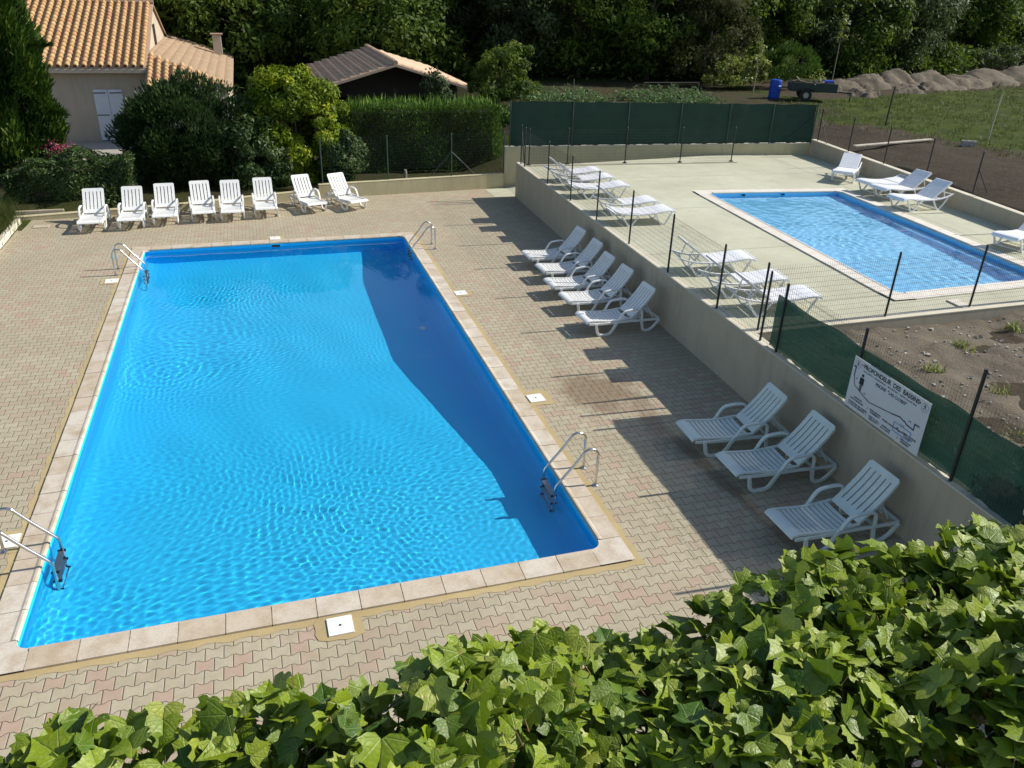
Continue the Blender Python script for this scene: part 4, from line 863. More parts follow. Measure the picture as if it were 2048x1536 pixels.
# ------------------------------------------------------------------ foliage tools
def cards(P, N, size, aspect=1.0, jit=.6, r_=None, fold=False):
    """leaf-shaped quads at P with approximate normals N"""
    r_ = r_ or rng; n = len(P); Nn = N + r_.normal(0, jit, (n, 3)); Nn /= np.linalg.norm(Nn, axis=1, keepdims=True) + 1e-9
    A = r_.normal(0, 1, (n, 3)); T = A - Nn * (A * Nn).sum(1, keepdims=True); T /= np.linalg.norm(T, axis=1, keepdims=True) + 1e-9; B = np.cross(Nn, T)
    s = (size * r_.uniform(.6, 1.35, n))[:, None]; a_ = s * aspect
    V = np.stack([P - T * a_, P - B * s * .42 + Nn * s * .10, P + T * a_, P + B * s * .42 + Nn * s * .10], 1).reshape(-1, 3)
    return V, np.arange(4 * n).reshape(n, 4)
def sprays(P, D, length, width, r_=None):
    """long narrow blades along D"""
    r_ = r_ or rng; n = len(P); D = D / (np.linalg.norm(D, axis=1, keepdims=True) + 1e-9); A = r_.normal(0, 1, (n, 3)); S = np.cross(D, A); S /= np.linalg.norm(S, axis=1, keepdims=True) + 1e-9
    L = (length * r_.uniform(.5, 1.3, n))[:, None]; w_ = width * r_.uniform(.6, 1.2, n)[:, None]
    V = np.stack([P - S * w_ * .5, P + D * L * .45 - S * w_, P + D * L, P + D * L * .45 + S * w_], 1).reshape(-1, 3)
    return V, np.arange(4 * n).reshape(n, 4)
def sph(n, r_=None):
    r_ = r_ or rng; v = r_.normal(0, 1, (n, 3)); return v / np.linalg.norm(v, axis=1, keepdims=True)
def clumps(rad, nc, per, cr, r_, zmin=-.85, shell=(.62, 1.0)):
    """clump centres spread through an ellipsoid, leaves on each clump's shell; returns points, normals, tints"""
    rad = np.array(rad); C = []
    while len(C) < nc:
        v = sph(1, r_)[0] * r_.uniform(*shell)
        if v[2] > zmin: C.append(v)
    C = np.array(C) * rad; P = []; N = []; T = []
    for c in C:
        q = sph(per, r_); rr = cr * r_.uniform(.6, 1.3); P.append(c + q * (rr * r_.uniform(.55, 1.08, per))[:, None] * np.array([1, 1, .8]))
        out = c / rad; out = out / (np.linalg.norm(out) + 1e-9); N.append(q * .8 + out * .5 + np.array([0, 0, .35])); T.append(np.clip(r_.uniform(.1, .8) + r_.normal(0, .16, per), 0, 1))
    return np.concatenate(P), np.concatenate(N), np.concatenate(T)
def limbs(name, h, spread, mat, parent, n=6, r0=.18, lean=.0, seed=0):
    q = random.Random(seed); b = MB(); pts = [(lean * t_ * h + q.uniform(-.08, .08) * t_ * h * .3, q.uniform(-.08, .08) * t_ * h * .3, t_ * h) for t_ in (0, .2, .45, .7, 1)]
    b.tube(pts, [r0, r0 * .8, r0 * .62, r0 * .4, r0 * .12], 8)
    for k in range(n):
        t_ = q.uniform(.35, .9); a_ = q.uniform(0, 6.28); p0 = Vector((lean * t_ * h, 0, t_ * h)); L = spread * q.uniform(.5, .95)
        b.tube([p0, p0 + Vector((math.cos(a_) * L * .5, math.sin(a_) * L * .5, L * .35)), p0 + Vector((math.cos(a_) * L, math.sin(a_) * L, L * .5))], [r0 * .38, r0 * .22, r0 * .06], 6)
    return b.build(name, mat, parent, smooth=True)
def make_tree(seed, rad, h0, nc, per, leaf, mat, r0=.2, cr=.9, kind='tree', aspect=1.1):
    r_ = np.random.default_rng(seed); root = empty(kind); P, N, T = clumps(rad, nc, per, cr, r_); P[:, 2] += h0 + rad[2] * .85
    V, F = cards(P, N, leaf, aspect, .7, r_); npmesh('crown', V, F, mat, root, T); limbs('trunk', h0 + rad[2] * 1.2, rad[0] * .8, M['bark'], root, 7, r0, seed=seed); return root

# ------------------------------------------------------------------ the wood behind
protos = [make_tree(1, (3.6, 3.4, 4.6), 1.2, 95, 150, .15, M['forest'], .22, .95), make_tree(2, (3.0, 3.0, 5.2), 1.0, 90, 150, .14, M['forestg'], .20, .85),
          make_tree(3, (4.2, 4.0, 4.0), .8, 100, 150, .17, M['forest'], .24, 1.05), make_tree(4, (2.6, 2.6, 3.0), .3, 60, 150, .12, M['forestb'], .12, .7)]
used = [False] * 4; GT = 'trees of the dark wood behind the gardens'
def tree(k, x, y, sc, rot, lab, grp=GT, cat='tree'):
    o = protos[k] if not used[k] else copy_tree(protos[k]); used[k] = True
    o.location = (x, y, gz(x, y) - .15); o.scale = (sc, sc, sc * random.uniform(.95, 1.1)); o.rotation_euler = (0, 0, rot); tag(o, lab, cat, grp); return o
front = [(2, 3.2, 44, .95, 'dark green tree just right of the house gable, above the annex'), (0, 6.6, 46, .95, 'dark tree between the house annex and the tiled shed'), (2, 10.6, 41.0, .98, 'broad rounded tree directly behind the tiled shed'),
 (1, 15.0, 45, .9, 'tall dark tree right of the rounded tree behind the shed'), (1, 18.8, 41.0, .95, 'grey green tree left of the vegetable plot in the wood edge'), (0, 22.3, 40.5, .95, 'leafy green tree above the left vegetable plot'),
 (0, 26.4, 39.5, .95, 'bright green sunlit tree above the right vegetable plot'), (3, 29.2, 37.4, .95, 'brownish twiggy tree left of the blue barrel'), (2, 31.5, 41.5, .95, 'dark green tree behind the thin young tree by the barrel'),
 (0, 35.2, 41.5, .9, 'dark tree behind the bright green bush'), (1, 39.0, 42.5, .95, 'dark tree directly behind the bare trunked sapling'), (2, 43.0, 43.0, .95, 'dark tree behind the tall pointed earth heap'), (1, 47.8, 42.6, .9, 'grey green tree with pale leaves above the earth heaps'),
 (1, 51.8, 45.5, .8, 'smaller grey green tree right of the pale leaved one'), (2, 56.5, 48, 1.1, 'dark tree above the scrub bank at the right'), (0, 62.5, 49, 1.0, 'dark tree in the upper right corner'), (2, 69, 51, 1.2, 'last dark tree beyond the right edge of the field')]
for i, (k, x, y, s_, l) in enumerate(front): tree(k, x, y, s_, i * 1.7, l)
bl = 'dark tree standing deep in the wood behind the front row'
for i in range(40):
    x = -16 + i * 2.6 + random.uniform(-1, 1) if i < 20 else -14 + (i - 20) * 5.6; y = (48 + max(0, x - 30) * .22 + random.uniform(-1.5, 2)) if i < 20 else (60 + max(0, x - 30) * .3 + random.uniform(-2, 3))
    tree(i % 3, x, y, random.uniform(1.05, 1.35), i * 2.1, bl, 'trees deep in the wood')
for i in range(6): tree(i % 3, 36 + i * 9, 62 + i * 3, 1.35, i, bl, 'trees deep in the wood')
# dark undergrowth at the foot of the wood: one continuous tangle
r_ = np.random.default_rng(77); n = 60000; ux = r_.uniform(-14, 76, n); uy = 42.2 + np.clip(ux - 36, 0, 60) * .16 + r_.normal(0, 1.6, n) + .9 * np.sin(ux * .7); uh = 1.5 + .6 * np.sin(ux * 1.1) + .4 * np.sin(ux * 2.7)
uz = H[np.clip(np.searchsorted(xs, ux), 1, nx - 1), np.clip(np.searchsorted(ys, uy), 1, ny - 1)] + r_.uniform(0, 1, n) ** .7 * uh
V, F = cards(np.stack([ux, uy, uz], 1), sph(n, r_) + np.array([0, -.2, .5]), .15, 1.1, .7, r_); tag(npmesh('undergrowth', V, F, M['forest'], None, r_.uniform(0, .7, n)), 'dark tangled undergrowth at the foot of the wood', 'undergrowth', kind='stuff')
# rounded bushes at the edge
def bush(name, x, y, z, rad, nc, per, leaf, mat, lab, cat='bush', seed=5, cr=.4, group=None, spr=False, flat=-.9, aspect=1.1):
    r_ = np.random.default_rng(seed); root = empty(name, (x, y, z)); P, N, T = clumps(rad, nc, per, cr, r_, flat); P[:, 2] += rad[2] * .9; k = P[:, 2] > .02; P, N, T = P[k], N[k], T[k]
    if spr: V, F = sprays(P, N + np.array([0, 0, .8]), leaf, leaf * .2, r_)
    else: V, F = cards(P, N, leaf, aspect, .7, r_)
    npmesh('foliage', V, F, mat, root, T); b = MB(); q = random.Random(seed)
    for i in range(7): a_ = q.uniform(0, 6.28); b.tube([(0, 0, 0), (math.cos(a_) * rad[0] * .3, math.sin(a_) * rad[1] * .3, rad[2] * .7), (math.cos(a_) * rad[0] * .6, math.sin(a_) * rad[1] * .6, rad[2] * 1.3)], [.05, .03, .01], 6)
    b.build('stems', M['bark'], root); tag(root, lab, cat, group); return root
bush('bush', 15.0, 31.8, .8, (1.7, 1.5, 1.9), 60, 150, .09, M['forest'], 'rounded dark green bush between shed and vegetable plot', seed=21)
bush('bush', 13.3, 26.6, .6, (.7, .7, .8), 24, 120, .07, M['hedge'], 'small yellow green bush at the right end of the trimmed hedge', seed=22)
bush('bush', 14.8, 26.0, .6, (.8, .7, .9), 24, 120, .07, M['forest'], 'small dark bush behind the left end of the green windscreen', seed=23)
bush('bush', 33.2, 35.0, 2.1, (1.7, 1.4, 1.0), 46, 140, .16, M['hedge'], 'bright green bushy shrub behind the dark trailer', seed=24, spr=True)
bush('bush', 29.3, 34.5, 2.0, (2.2, 1.2, .75), 40, 120, .09, M['young'], 'pale green weeds left of the blue barrel', seed=25)
bush('bush', 31.9, 30.6, 2.0, (.35, .35, .5), 12, 60, .06, M['young'], 'small scrawny weed between the blue barrel and the trailer', seed=26)
bush('bush', 57, 43, 1.9, (6.0, 1.5, .9), 60, 120, .10, M['forestg'], 'long low scrub on the bank above the earth heaps', seed=27)
bush('bush', 68, 46, 1.9, (7.0, 2.0, 1.4), 60, 120, .12, M['forestg'], 'tall scrub on the bank at the far right', seed=28)

# ------------------------------------------------------------------ trimmed hedge
def box_foliage(lo, hi, n, r_, bulge=.12):
    lo = np.array(lo); hi = np.array(hi); d = hi - lo; areas = np.array([d[0] * d[2], d[0] * d[1], d[1] * d[2], d[1] * d[2], d[0] * d[2]]); pr = areas / areas.sum(); f = r_.choice(5, n, p=pr); u = r_.uniform(0, 1, (n, 3)); P = lo + u * d; N = np.zeros((n, 3))
    for k, (ax, side) in enumerate(((1, 0), (2, 1), (0, 0), (0, 1), (1, 1))):
        m = f == k; P[m, ax] = (lo if side == 0 else hi)[ax]; N[m, ax] = -1 if side == 0 else 1
    wob = np.sin(P[:, 0] * 2.3 + P[:, 2] * 1.7) * .5 + np.sin(P[:, 0] * 5.1 - P[:, 2] * 4.2 + P[:, 1] * 3) * .3
    P += N * (wob * bulge + r_.normal(0, .035, n))[:, None] - N * (r_.uniform(0, .25, n) ** 2 * 2)[:, None]
    return P, N, np.clip(.45 + wob * .25 + r_.normal(0, .2, n), 0, 1)
r = empty('trimmed_hedge', (9.2, 22.75, .3)); P, N, T = box_foliage((-2.9, -.75, 0), (2.8, .75, 2.30), 34000, rng, .10)
V, F = sprays(P, N * .5 + np.array([0, -.05, .75]) + rng.normal(0, .35, P.shape), .13, .016); npmesh('foliage', V, F, M['hedge'], r, T)
b = MB(); b.box((0, 0, 1.1), (5.2, .7, 2.0)); b.build('twiggy_core', M['wood'], r)
n = 500; P = np.stack([rng.uniform(-2.8, 2.8, n), rng.uniform(-.6, .6, n), np.full(n, 2.30)], 1); V, F = sprays(P, rng.normal(0, .2, (n, 3)) + np.array([0, 0, 1]), .36, .02); npmesh('long_shoots', V, F, M['hedge'], r, rng.uniform(.4, 1, n))['kind'] = 'stuff'
tag(r, 'long flat topped trimmed green hedge in front of the tiled shed', 'hedge')
bush('tall_weed', 10.3, 25.3, 2.0, (.35, .3, .9), 14, 60, .09, M['forestg'], 'wispy grey green shrub sticking up behind the hedge', seed=33)

# oleander, yellow-green shrub, low hedge
bush('oleander', 1.05, 21.6, .2, (2.05, 1.25, 1.78), 150, 380, .15, M['olea'], 'big dark oleander bush in front of the house door', 'shrub', seed=41, cr=.46, spr=True)
bush('golden_shrub', 4.6, 21.75, .2, (1.9, 1.15, 1.98), 170, 330, .072, M['yell'], 'yellow green leafy shrub behind the sixth lounger', 'shrub', seed=42, cr=.36)
bush('dark_shrub', 2.9, 20.9, .2, (1.5, .8, 1.2), 80, 260, .075, M['low'], 'dark shrub filling the gap under the oleander and yellow shrub', 'shrub', seed=43, cr=.34)
bush('dark_shrub', 6.05, 21.1, .3, (.62, .6, .9), 50, 200, .065, M['low'], 'small leafy shrub at the left end of the wire fence', 'shrub', seed=44, cr=.28)
r = empty('low_hedge', (-2.3, 19.9, .1)); P, N, T = box_foliage((-1.85, -.5, 0), (1.75, .55, 1.40), 16000, rng, .26); P[:, 2] *= 1 + .14 * np.sin(P[:, 0] * 1.3 + .6) + .07 * np.sin(P[:, 0] * 4.1)
V, F = cards(P, N + np.array([0, 0, .3]), .048, 1.2, .7); npmesh('foliage', V, F, M['low'], r, T); b = MB(); b.box((0, .02, .6), (3.2, .6, 1.1)); b.build('twiggy_core', M['wood'], r); tag(r, 'dark untrimmed hedge behind the leftmost loungers', 'hedge')
r = empty('pink_flowers', (-2.85, 21.6, 1.45)); V, F = cards(rng.normal(0, 1, (160, 3)) * np.array([.26, .15, .09]) + np.array([0, 0, .16]), sph(160), .035, 1, 1); npmesh('petals', V, F, M['pink'], r, rng.uniform(0, 1, 160))['kind'] = 'stuff'
V, F = cards(rng.normal(0, 1, (500, 3)) * np.array([.35, .2, .2]) + np.array([0, 0, -.1]), sph(500), .04, 1.2, 1); npmesh('foliage', V, F, M['low'], r, rng.uniform(0, 1, 500)); b = MB()
for k in range(5): b.tube([(.05 * k - .1, 0, -1.2), (.08 * k - .16, 0, 0)], .01, 6)
b.build('stems', M['bark'], r); tag(r, 'bright pink flowers above the low hedge', 'flowers')
bush('dark_shrub', 12.2, -2.5, .95, (.9, .9, .6), 70, 230, .07, M['forest'], 'black green shrub behind the net fence above the creeper', 'shrub', seed=46, cr=.34)

# conifer on the left
r = empty('conifer_tree', (-4.75, 23.2, .3)); r_ = np.random.default_rng(50); n = 62000; hh = r_.uniform(0, 1, n) ** .85; z = .3 + hh * 7.6
R0 = 1.55 * np.interp(hh, [0, .15, .5, .8, 1], [.8, 1.0, .92, .6, .05]); th = r_.uniform(0, 6.283, n); lob = 1 + .16 * np.sin(th * 5 + z * 1.1) + .10 * np.sin(th * 11 - z * 2.3); rr = R0 * lob * r_.uniform(.55, 1.05, n) ** .5
P = np.stack([np.cos(th) * rr, np.sin(th) * rr, z], 1); D = np.stack([np.cos(th) * .55, np.sin(th) * .55, np.full(n, .95)], 1) + r_.normal(0, .28, (n, 3)); V, F = sprays(P, D, .30, .034, r_)
Vs = [V]; Fs = [F]; Ts = [np.clip(.4 + .35 * np.sin(th * 5 + z * 1.1) + r_.normal(0, .2, n), 0, 1)]
for (a_, z0_, L_, up) in ((-.5, 4.1, 1.2, .35), (-.9, 3.2, 1.5, -.1), (-.3, 2.3, .9, .1), (-1.2, 4.8, .9, .4), (-.6, 5.6, .8, .5)):    # loose side branches
    m = 420; t_ = r_.uniform(0, 1, m); P = np.stack([np.cos(a_) * (1.2 + t_ * L_), np.sin(a_) * (1.2 + t_ * L_), z0_ + t_ * L_ * up - .25 * t_ ** 2], 1) + r_.normal(0, .09, (m, 3)) * (1.15 - t_)[:, None]
    V, F = sprays(P, np.array([[np.cos(a_), np.sin(a_), up + .2]]) + r_.normal(0, .3, (m, 3)), .26, .02, r_); Fs.append(F + sum(len(q) for q in Vs)); Vs.append(V); Ts.append(r_.uniform(.2, .8, m))
npmesh('crown', np.concatenate(Vs), np.concatenate(Fs), M['pine'], r, np.concatenate(Ts)); limbs('trunk', 7.2, .9, M['bark'], r, 5, .2, seed=3); tag(r, 'tall feathery dark conifer in front of the house at the left edge', 'conifer')

# ------------------------------------------------------------------ ornamental grass, left edge post
def blades(P, L, lean, wdt, r_, nseg=4):
    n = len(P); a_ = r_.uniform(0, 6.283, n); d = np.stack([np.cos(a_), np.sin(a_), np.zeros(n)], 1); sd_ = np.stack([-np.sin(a_), np.cos(a_), np.zeros(n)], 1); Ls = (L * r_.uniform(.6, 1.2, n))[:, None]; le = (lean * r_.uniform(.3, 1.3, n))[:, None]
    rows = []
    for k in range(nseg + 1):
        t_ = k / nseg; c = P + d * (le * t_ ** 1.8 * Ls) + np.array([0, 0, 1]) * (Ls * (t_ - .35 * le * t_ ** 2.2)); w_ = wdt * (1 - t_ * .85); rows += [c - sd_ * w_, c + sd_ * w_]
    V = np.stack(rows, 1).reshape(-1, 3); m = 2 * (nseg + 1); F = [np.stack([np.arange(n) * m + 2 * k, np.arange(n) * m + 2 * k + 1, np.arange(n) * m + 2 * k + 3, np.arange(n) * m + 2 * k + 2], 1) for k in range(nseg)]
    return V, np.concatenate(F)
r_ = np.random.default_rng(60); r = empty('ornamental_grass', (-4.15, 17.6, .02)); n = 2600; P = np.stack([r_.normal(0, .22, n), r_.normal(0, .75, n), np.zeros(n)], 1); V, F = blades(P, .85, .75, .006, r_)
npmesh('blades', V, F, M['grass'], r, np.tile(r_.uniform(0, .8, n), 4)); tag(r, 'clump of arching grass behind the white edging at the left edge', 'grass plant')
r = empty('garden_gate', (-4.35, 19.55, 0)); b = MB(); b.tube([(0, 0, 0), (0, 0, 1.95)], .03, 8); b.tube([(-1.0, -.1, 0), (-1.0, -.1, 1.9)], .03, 8); b.build('post', M['teal'], r); b = MB(); b.box((-.5, -.05, 1.2), (.94, .02, 1.1), .1); b.build('panel', M['wall'], r); tag(r, 'grey panel on teal posts at the far left edge of the paving', 'panel')
# short stump behind the kerb
b = MB(); b.tube([(0, 0, 0), (.01, 0, .2), (0, 0, .32)], [.06, .055, .05], 8); o = b.build('stump', M['barkl']); o.location = (8.15, 20.85, .38); tag(o, 'short pale stump behind the kerb wall under the wire fence', 'stump')
# gravel by the door
b = MB(); b.quad((-7, 25.5, 0), (0, 25.5, 0), (0, 29.6, 0), (-7, 29.6, 0)); o = b.build('gravel_yard', M['gravel']); o.location.z = .40; tag(o, kind='structure')

# ------------------------------------------------------------------ house
def roof_plane(b, O, U, Vv, wd, ln, colw=.30, course=.36, rad=.105, seg=6, clip=None, q=random.Random(1), base=True, lipz=.028):
    O = Vector(O); U = Vector(U).normalized(); Vv = Vector(Vv).normalized(); Nn = U.cross(Vv).normalized()
    if Nn.z < 0: Nn = -Nn
    nc = int(wd / colw); nr = int(math.ceil(ln / course))
    for i in range(nc):
        for j in range(nr):
            uc = (i + .5) * colw; v0 = j * course; v1 = min(ln, v0 + course + .02)
            if clip and not clip(uc, v0 + course * .5): continue
            t_ = q.random(); l0 = lipz + q.uniform(-.003, .008); pts = []
            for (vv, lift, rr) in ((v0, l0, rad), (v1, .004, rad * .86)):
                for k in range(seg + 1): a_ = math.pi * k / seg; pts.append(O + U * (uc + math.cos(a_) * rr + q.uniform(-.002, .002)) + Vv * vv + Nn * (math.sin(a_) * rr * 1.15 + lift))
            base_row = [O + U * (uc + math.cos(math.pi * k / seg) * rad * .8) + Vv * (v0 + .003) + Nn * (math.sin(math.pi * k / seg) * rad * .74 + l0 - .016) for k in range(seg + 1)]
            m = seg + 1; fs = [(k, k + 1, m + k + 1, m + k) for k in range(seg)] + [(2 * m + k, 2 * m + k + 1, k + 1, k) for k in range(seg)]
            b.add(pts + base_row, fs, t_)
EV, RY, RZ, XR, XL = 29.25, 35.75, 5.42, -.62, -10.0; EZ = 3.28
r = empty('house', (-5, 29.6, .3)); o0 = Vector(r.location); L = lambda *p: tuple(Vector(p) - o0)
b = MB(); xr, xl, yf, yb = -.72, -9.9, 29.6, 42.0
zt = EZ - .02
b.add([L(xl, yf, .2), L(xr, yf, .2), L(xr, yf, zt + .05), L(xl, yf, zt + .05)], [(0, 1, 2, 3)])
b.add([L(xr, yf, .2), L(xr, yb, .2), L(xr, yb, 3.3), L(xr, RY, RZ - .10), L(xr, yf, zt + .05)], [(0, 1, 2, 3, 4)]); b.add([L(xl, yf, .2), L(xl, yb, .2), L(xl, yb, 3.3), L(xl, RY, RZ - .1), L(xl, yf, zt + .05)], [(4, 3, 2, 1, 0)]); b.quad(L(xl, yb, .2), L(xr, yb, .2), L(xr, yb, 3.3), L(xl, yb, 3.3))
b.build('wall', M['house'], r)
sl = Vector((0, RY - EV, RZ - EZ)); b = MB(); roof_plane(b, L(XL, EV, EZ), (1, 0, 0), sl, XR - XL, sl.length)
sl2 = Vector((0, -(RY - EV), RZ - EZ)); roof_plane(b, L(XL, 42.25, EZ), (1, 0, 0), sl2, XR - XL, sl2.length, course=.7)
rf = b.build('roof', M['tile'], r, tint=True, smooth=True)
b = MB(); b.add([L(XL, EV, EZ - .01), L(XR, EV, EZ - .01), L(XR, RY, RZ - .01), L(XL, RY, RZ - .01), L(XL, EV, EZ - .09), L(XR, EV, EZ - .09), L(XR, RY, RZ - .09), L(XL, RY, RZ - .09)], [(0, 1, 2, 3), (4, 7, 6, 5), (0, 4, 5, 1), (1, 5, 6, 2)])
b.add([L(XL, 42.25, EZ), L(XR, 42.25, EZ), L(XR, RY, RZ - .01), L(XL, RY, RZ - .01), L(XR, 42.25, EZ - .09), L(XR, RY, RZ - .09)], [(3, 2, 1, 0), (1, 2, 5, 4)]); b.build('roof_deck', M['tile2'], rf, tint=True)
b = MB(); roof_n = 24
for k in range(roof_n):
    xa = XL + k * (XR - XL) / roof_n; b.tube([L(xa, RY, RZ + .03), L(xa + (XR - XL) / roof_n + .02, RY, RZ + .045)], [.10, .12], 8, tint=random.random())
b.build('ridge_tiles', M['tile2'], rf, tint=True)
b = MB(); b.box(L((XL + XR) / 2, EV + .10, EZ - .16), (XR - XL - .2, .24, .12)); b.box(L((XL + XR) / 2, EV + .03, EZ - .10), (XR - XL - .1, .1, .09)); b.build('cornice', M['house'], r, bevel=.02)
d = empty('door_shutter', L(-2.84, 29.585, .31)); d.parent = r; bpy.data.objects.remove(d)
for k, x in enumerate((-2.84, -2.30)):
    b = MB(); b.box((.265, -.02, 1.055), (.52, .04, 2.11))
    for q in range(5): b.box((.06 + q * .105, -.0425, 1.055), (.095, .006, 2.09))
    sh = b.build('shutter', M['shutter'], r, bevel=.004); sh.location = L(x, 29.6, .31)
    for z in (.12, 1.13, 1.98):
        b = MB(); b.box((.235 if k == 0 else .295, -.052, z), (.45, .012, .035)); b.build('strap_hinge', M['hinge'], sh)
b = MB(); b.box(L(-2.31, 29.55, .26), (1.35, .22, .07)); b.build('door_sill', M['wall'], r, bevel=.006)
for yv in (34.9, 35.45): b = MB(); b.box(L(xr + .02, yv, 4.1), (.03, .3, .95)); b.build('gable_vent', M['wood'], r)
tag(r, 'beige house with orange canal tile roof and white double shutters', 'house')
# annex
r = empty('annex', (1, 28.6, .3)); o0 = Vector(r.location); AX, AXl, AY, AYb, AZ = 2.55, -.70, 27.6, 42.5, 2.72
b = MB(); b.box(L(.9, 35.1, 1.5), (2.9, 14.2, 2.42)); b.build('wall', M['house'], r)
hz = .30; sl = Vector((0, 1, hz)).normalized(); hipw = AX - AXl
b = MB(); f_ = math.sqrt(1 + hz * hz)
roof_plane(b, L(AXl, AY, AZ), (1, 0, 0), (0, 1, hz), hipw, hipw * f_, clip=lambda u, v: v / f_ < hipw - u)
b2 = MB(); roof_plane(b2, L(AX, AY, AZ), (0, 1, 0), (-1, 0, hz), AYb - AY, hipw * f_, colw=.30, clip=lambda u, v: v / f_ < u, rad=.035, lipz=.012)
rf = b.build('roof', M['tile'], r, tint=True, smooth=True); b2.build('roof', M['tan'], r, tint=True, smooth=True)
b = MB(); b.add([L(AXl, AY, AZ), L(AX, AY, AZ), L(AXl, AY + hipw, AZ + hipw * hz), L(AX, AYb, AZ), L(AXl, AYb, AZ + hipw * hz), L(AXl, AY, AZ - .08), L(AX, AY, AZ - .08), L(AX, AYb, AZ - .08)], [(0, 1, 2), (1, 3, 4, 2), (0, 5, 6, 1), (1, 6, 7, 3)], .6); b.build('roof_deck', M['tile2'], rf, tint=True)
ch = MB(); ch.box(L(1.85, 39.5, 3.45), (.42, .42, .9)); c_ = ch.build('chimney', M['house'], r, bevel=.01); ch = MB(); ch.box(L(1.85, 39.5, 3.94), (.6, .6, .06)); ch.build('chimney_cap', M['tile2'], c_, tint=True, bevel=.01)
tag(r, 'lower annex of the house with hipped tile roof and small chimney', 'annex')
# shed
r = empty('tiled_shed', (9.2, 32.4, .35)); o0 = Vector(r.location); b = MB()
SX0, SX1, SXr, SYf, SYb, SE, SRz = 6.1, 12.3, 9.2, 28.35, 37.2, 2.62, 3.52
lu = Vector((SXr - SX0, 0, SRz - SE)); roof_plane(b, L(SX0, SYf, SE), (0, 1, 0), lu, SYb - SYf, lu.length, colw=.29, course=.41, rad=.05, lipz=.085)
ru = Vector((SXr - SX1, 0, SRz - SE)); roof_plane(b, L(SX1, SYf, SE), (0, 1, 0), ru, SYb - SYf, ru.length, colw=.29, course=.41, rad=.06, lipz=.05)
rf = b.build('roof', M['shedtile'], r, tint=True, smooth=True)
b = MB(); 
for (xa, xb) in ((SX0, SXr), (SX1, SXr)):
    b.add([L(xa, SYf, SE), L(xb, SYf, SRz), L(xb, SYb, SRz), L(xa, SYb, SE), L(xa, SYf, SE - .1), L(xb, SYf, SRz - .1), L(xb, SYb, SRz - .1), L(xa, SYb, SE - .1)], [(0, 1, 2, 3), (4, 7, 6, 5), (0, 4, 5, 1), (3, 2, 6, 7), (0, 3, 7, 4)])
b.build('roof_deck', M['shedtile'], rf, tint=True); b = MB()
for k in range(22): yv = SYf + k * .405; b.tube([L(SXr, yv, SRz + .06), L(SXr, yv + .43, SRz + .075)], [.10, .12], 8, tint=random.random())
b.build('ridge_tiles', M['shedtile'], rf, tint=True)
for (x, y) in ((6.5, 28.9), (11.9, 28.9), (9.2, 28.9), (6.5, 36.8), (11.9, 36.8)): b = MB(); b.box(L(x, y, 1.4), (.16, .16, 2.2)); b.build('post', M['wood'], r)
b = MB(); b.add([L(SX0 + .3, SYf + 1.6, 2.0), L(SX1 - .3, SYf + 1.6, 2.0), L(SX1 - .3, SYf + 1.6, SE - .1), L(SXr, SYf + 1.6, SRz - .15), L(SX0 + .3, SYf + 1.6, SE - .1)], [(0, 1, 2, 3, 4)]); b.box(L(9.2, 36.9, 1.45), (5.6, .1, 2.3)); b.box(L(6.45, 33, 1.45), (.08, 7.8, 2.3)); b.box(L(11.95, 33, 1.45), (.08, 7.8, 2.3)); b.build('boarding', M['wood'], r); tag(r, 'open shed with a broad weathered tile roof behind the hedge', 'shed')  # gable sheet set back, its near-black colour painting the shade inside

# ------------------------------------------------------------------ vegetable plots, field things
def veg_plot(x0_, x1_, y0_, y1_, rows, lab, seed):
    r_ = np.random.default_rng(seed); P = []
    for k in range(rows):
        yv = y0_ + (y1_ - y0_) * k / max(1, rows - 1); m = int((x1_ - x0_) / .35)
        for i in range(m):
            cx = x0_ + i * .35 + r_.normal(0, .05); hgt = r_.uniform(.35, .7); q = sph(46, r_) * np.array([.24, .24, hgt / 2]); q[:, 2] += hgt / 2; q[:, 0] += cx; q[:, 1] += yv + r_.normal(0, .06); q[:, 2] += gz(cx, yv); P.append(q)
    P = np.concatenate(P); V, F = cards(P, sph(len(P), r_) + np.array([0, 0, .8]), .075, 1.2, .6, r_); tag(npmesh('vegetable_plants', V, F, M['veg'], None, r_.uniform(0, 1, len(P))), lab, 'vegetables', kind='stuff')
veg_plot(15.6, 19.6, 28.2, 31.2, 4, 'rows of pale green vegetables behind the left half of the windscreen', 71)
veg_plot(20.8, 25.6, 28.4, 31.0, 4, 'rows of leafy vegetables behind the middle of the windscreen', 72)
for i, (x, y, h, l) in enumerate(((17.0, 27.6, 1.3, 'thin pale garden stake, left one in front of the vegetables'), (17.9, 27.8, .8, 'short thin garden stake in the vegetables'), (22.1, 27.6, 1.0, 'thin garden stake before the right vegetable rows'))):
    b = MB(); b.tube([(0, 0, 0), (.02, 0, h)], .018, 6); o = b.build('garden_stake', M['rail']); o.location = (x, y, gz(x, y)); tag(o, l, 'stake', 'garden stakes')
r = empty('trellis_frame', (24.3, 32.2, gz(24.3, 32.2))); b = MB()
for x in (-1.6, 0, 1.6): b.tube([(x, 0, 0), (x, 0, .6)], .014, 6)
b.tube([(-1.6, 0, .6), (1.6, 0, .6)], .014, 6); b.build('frame', M['rail'], r); tag(r, 'low grey rail frame behind the right vegetable rows', 'frame')
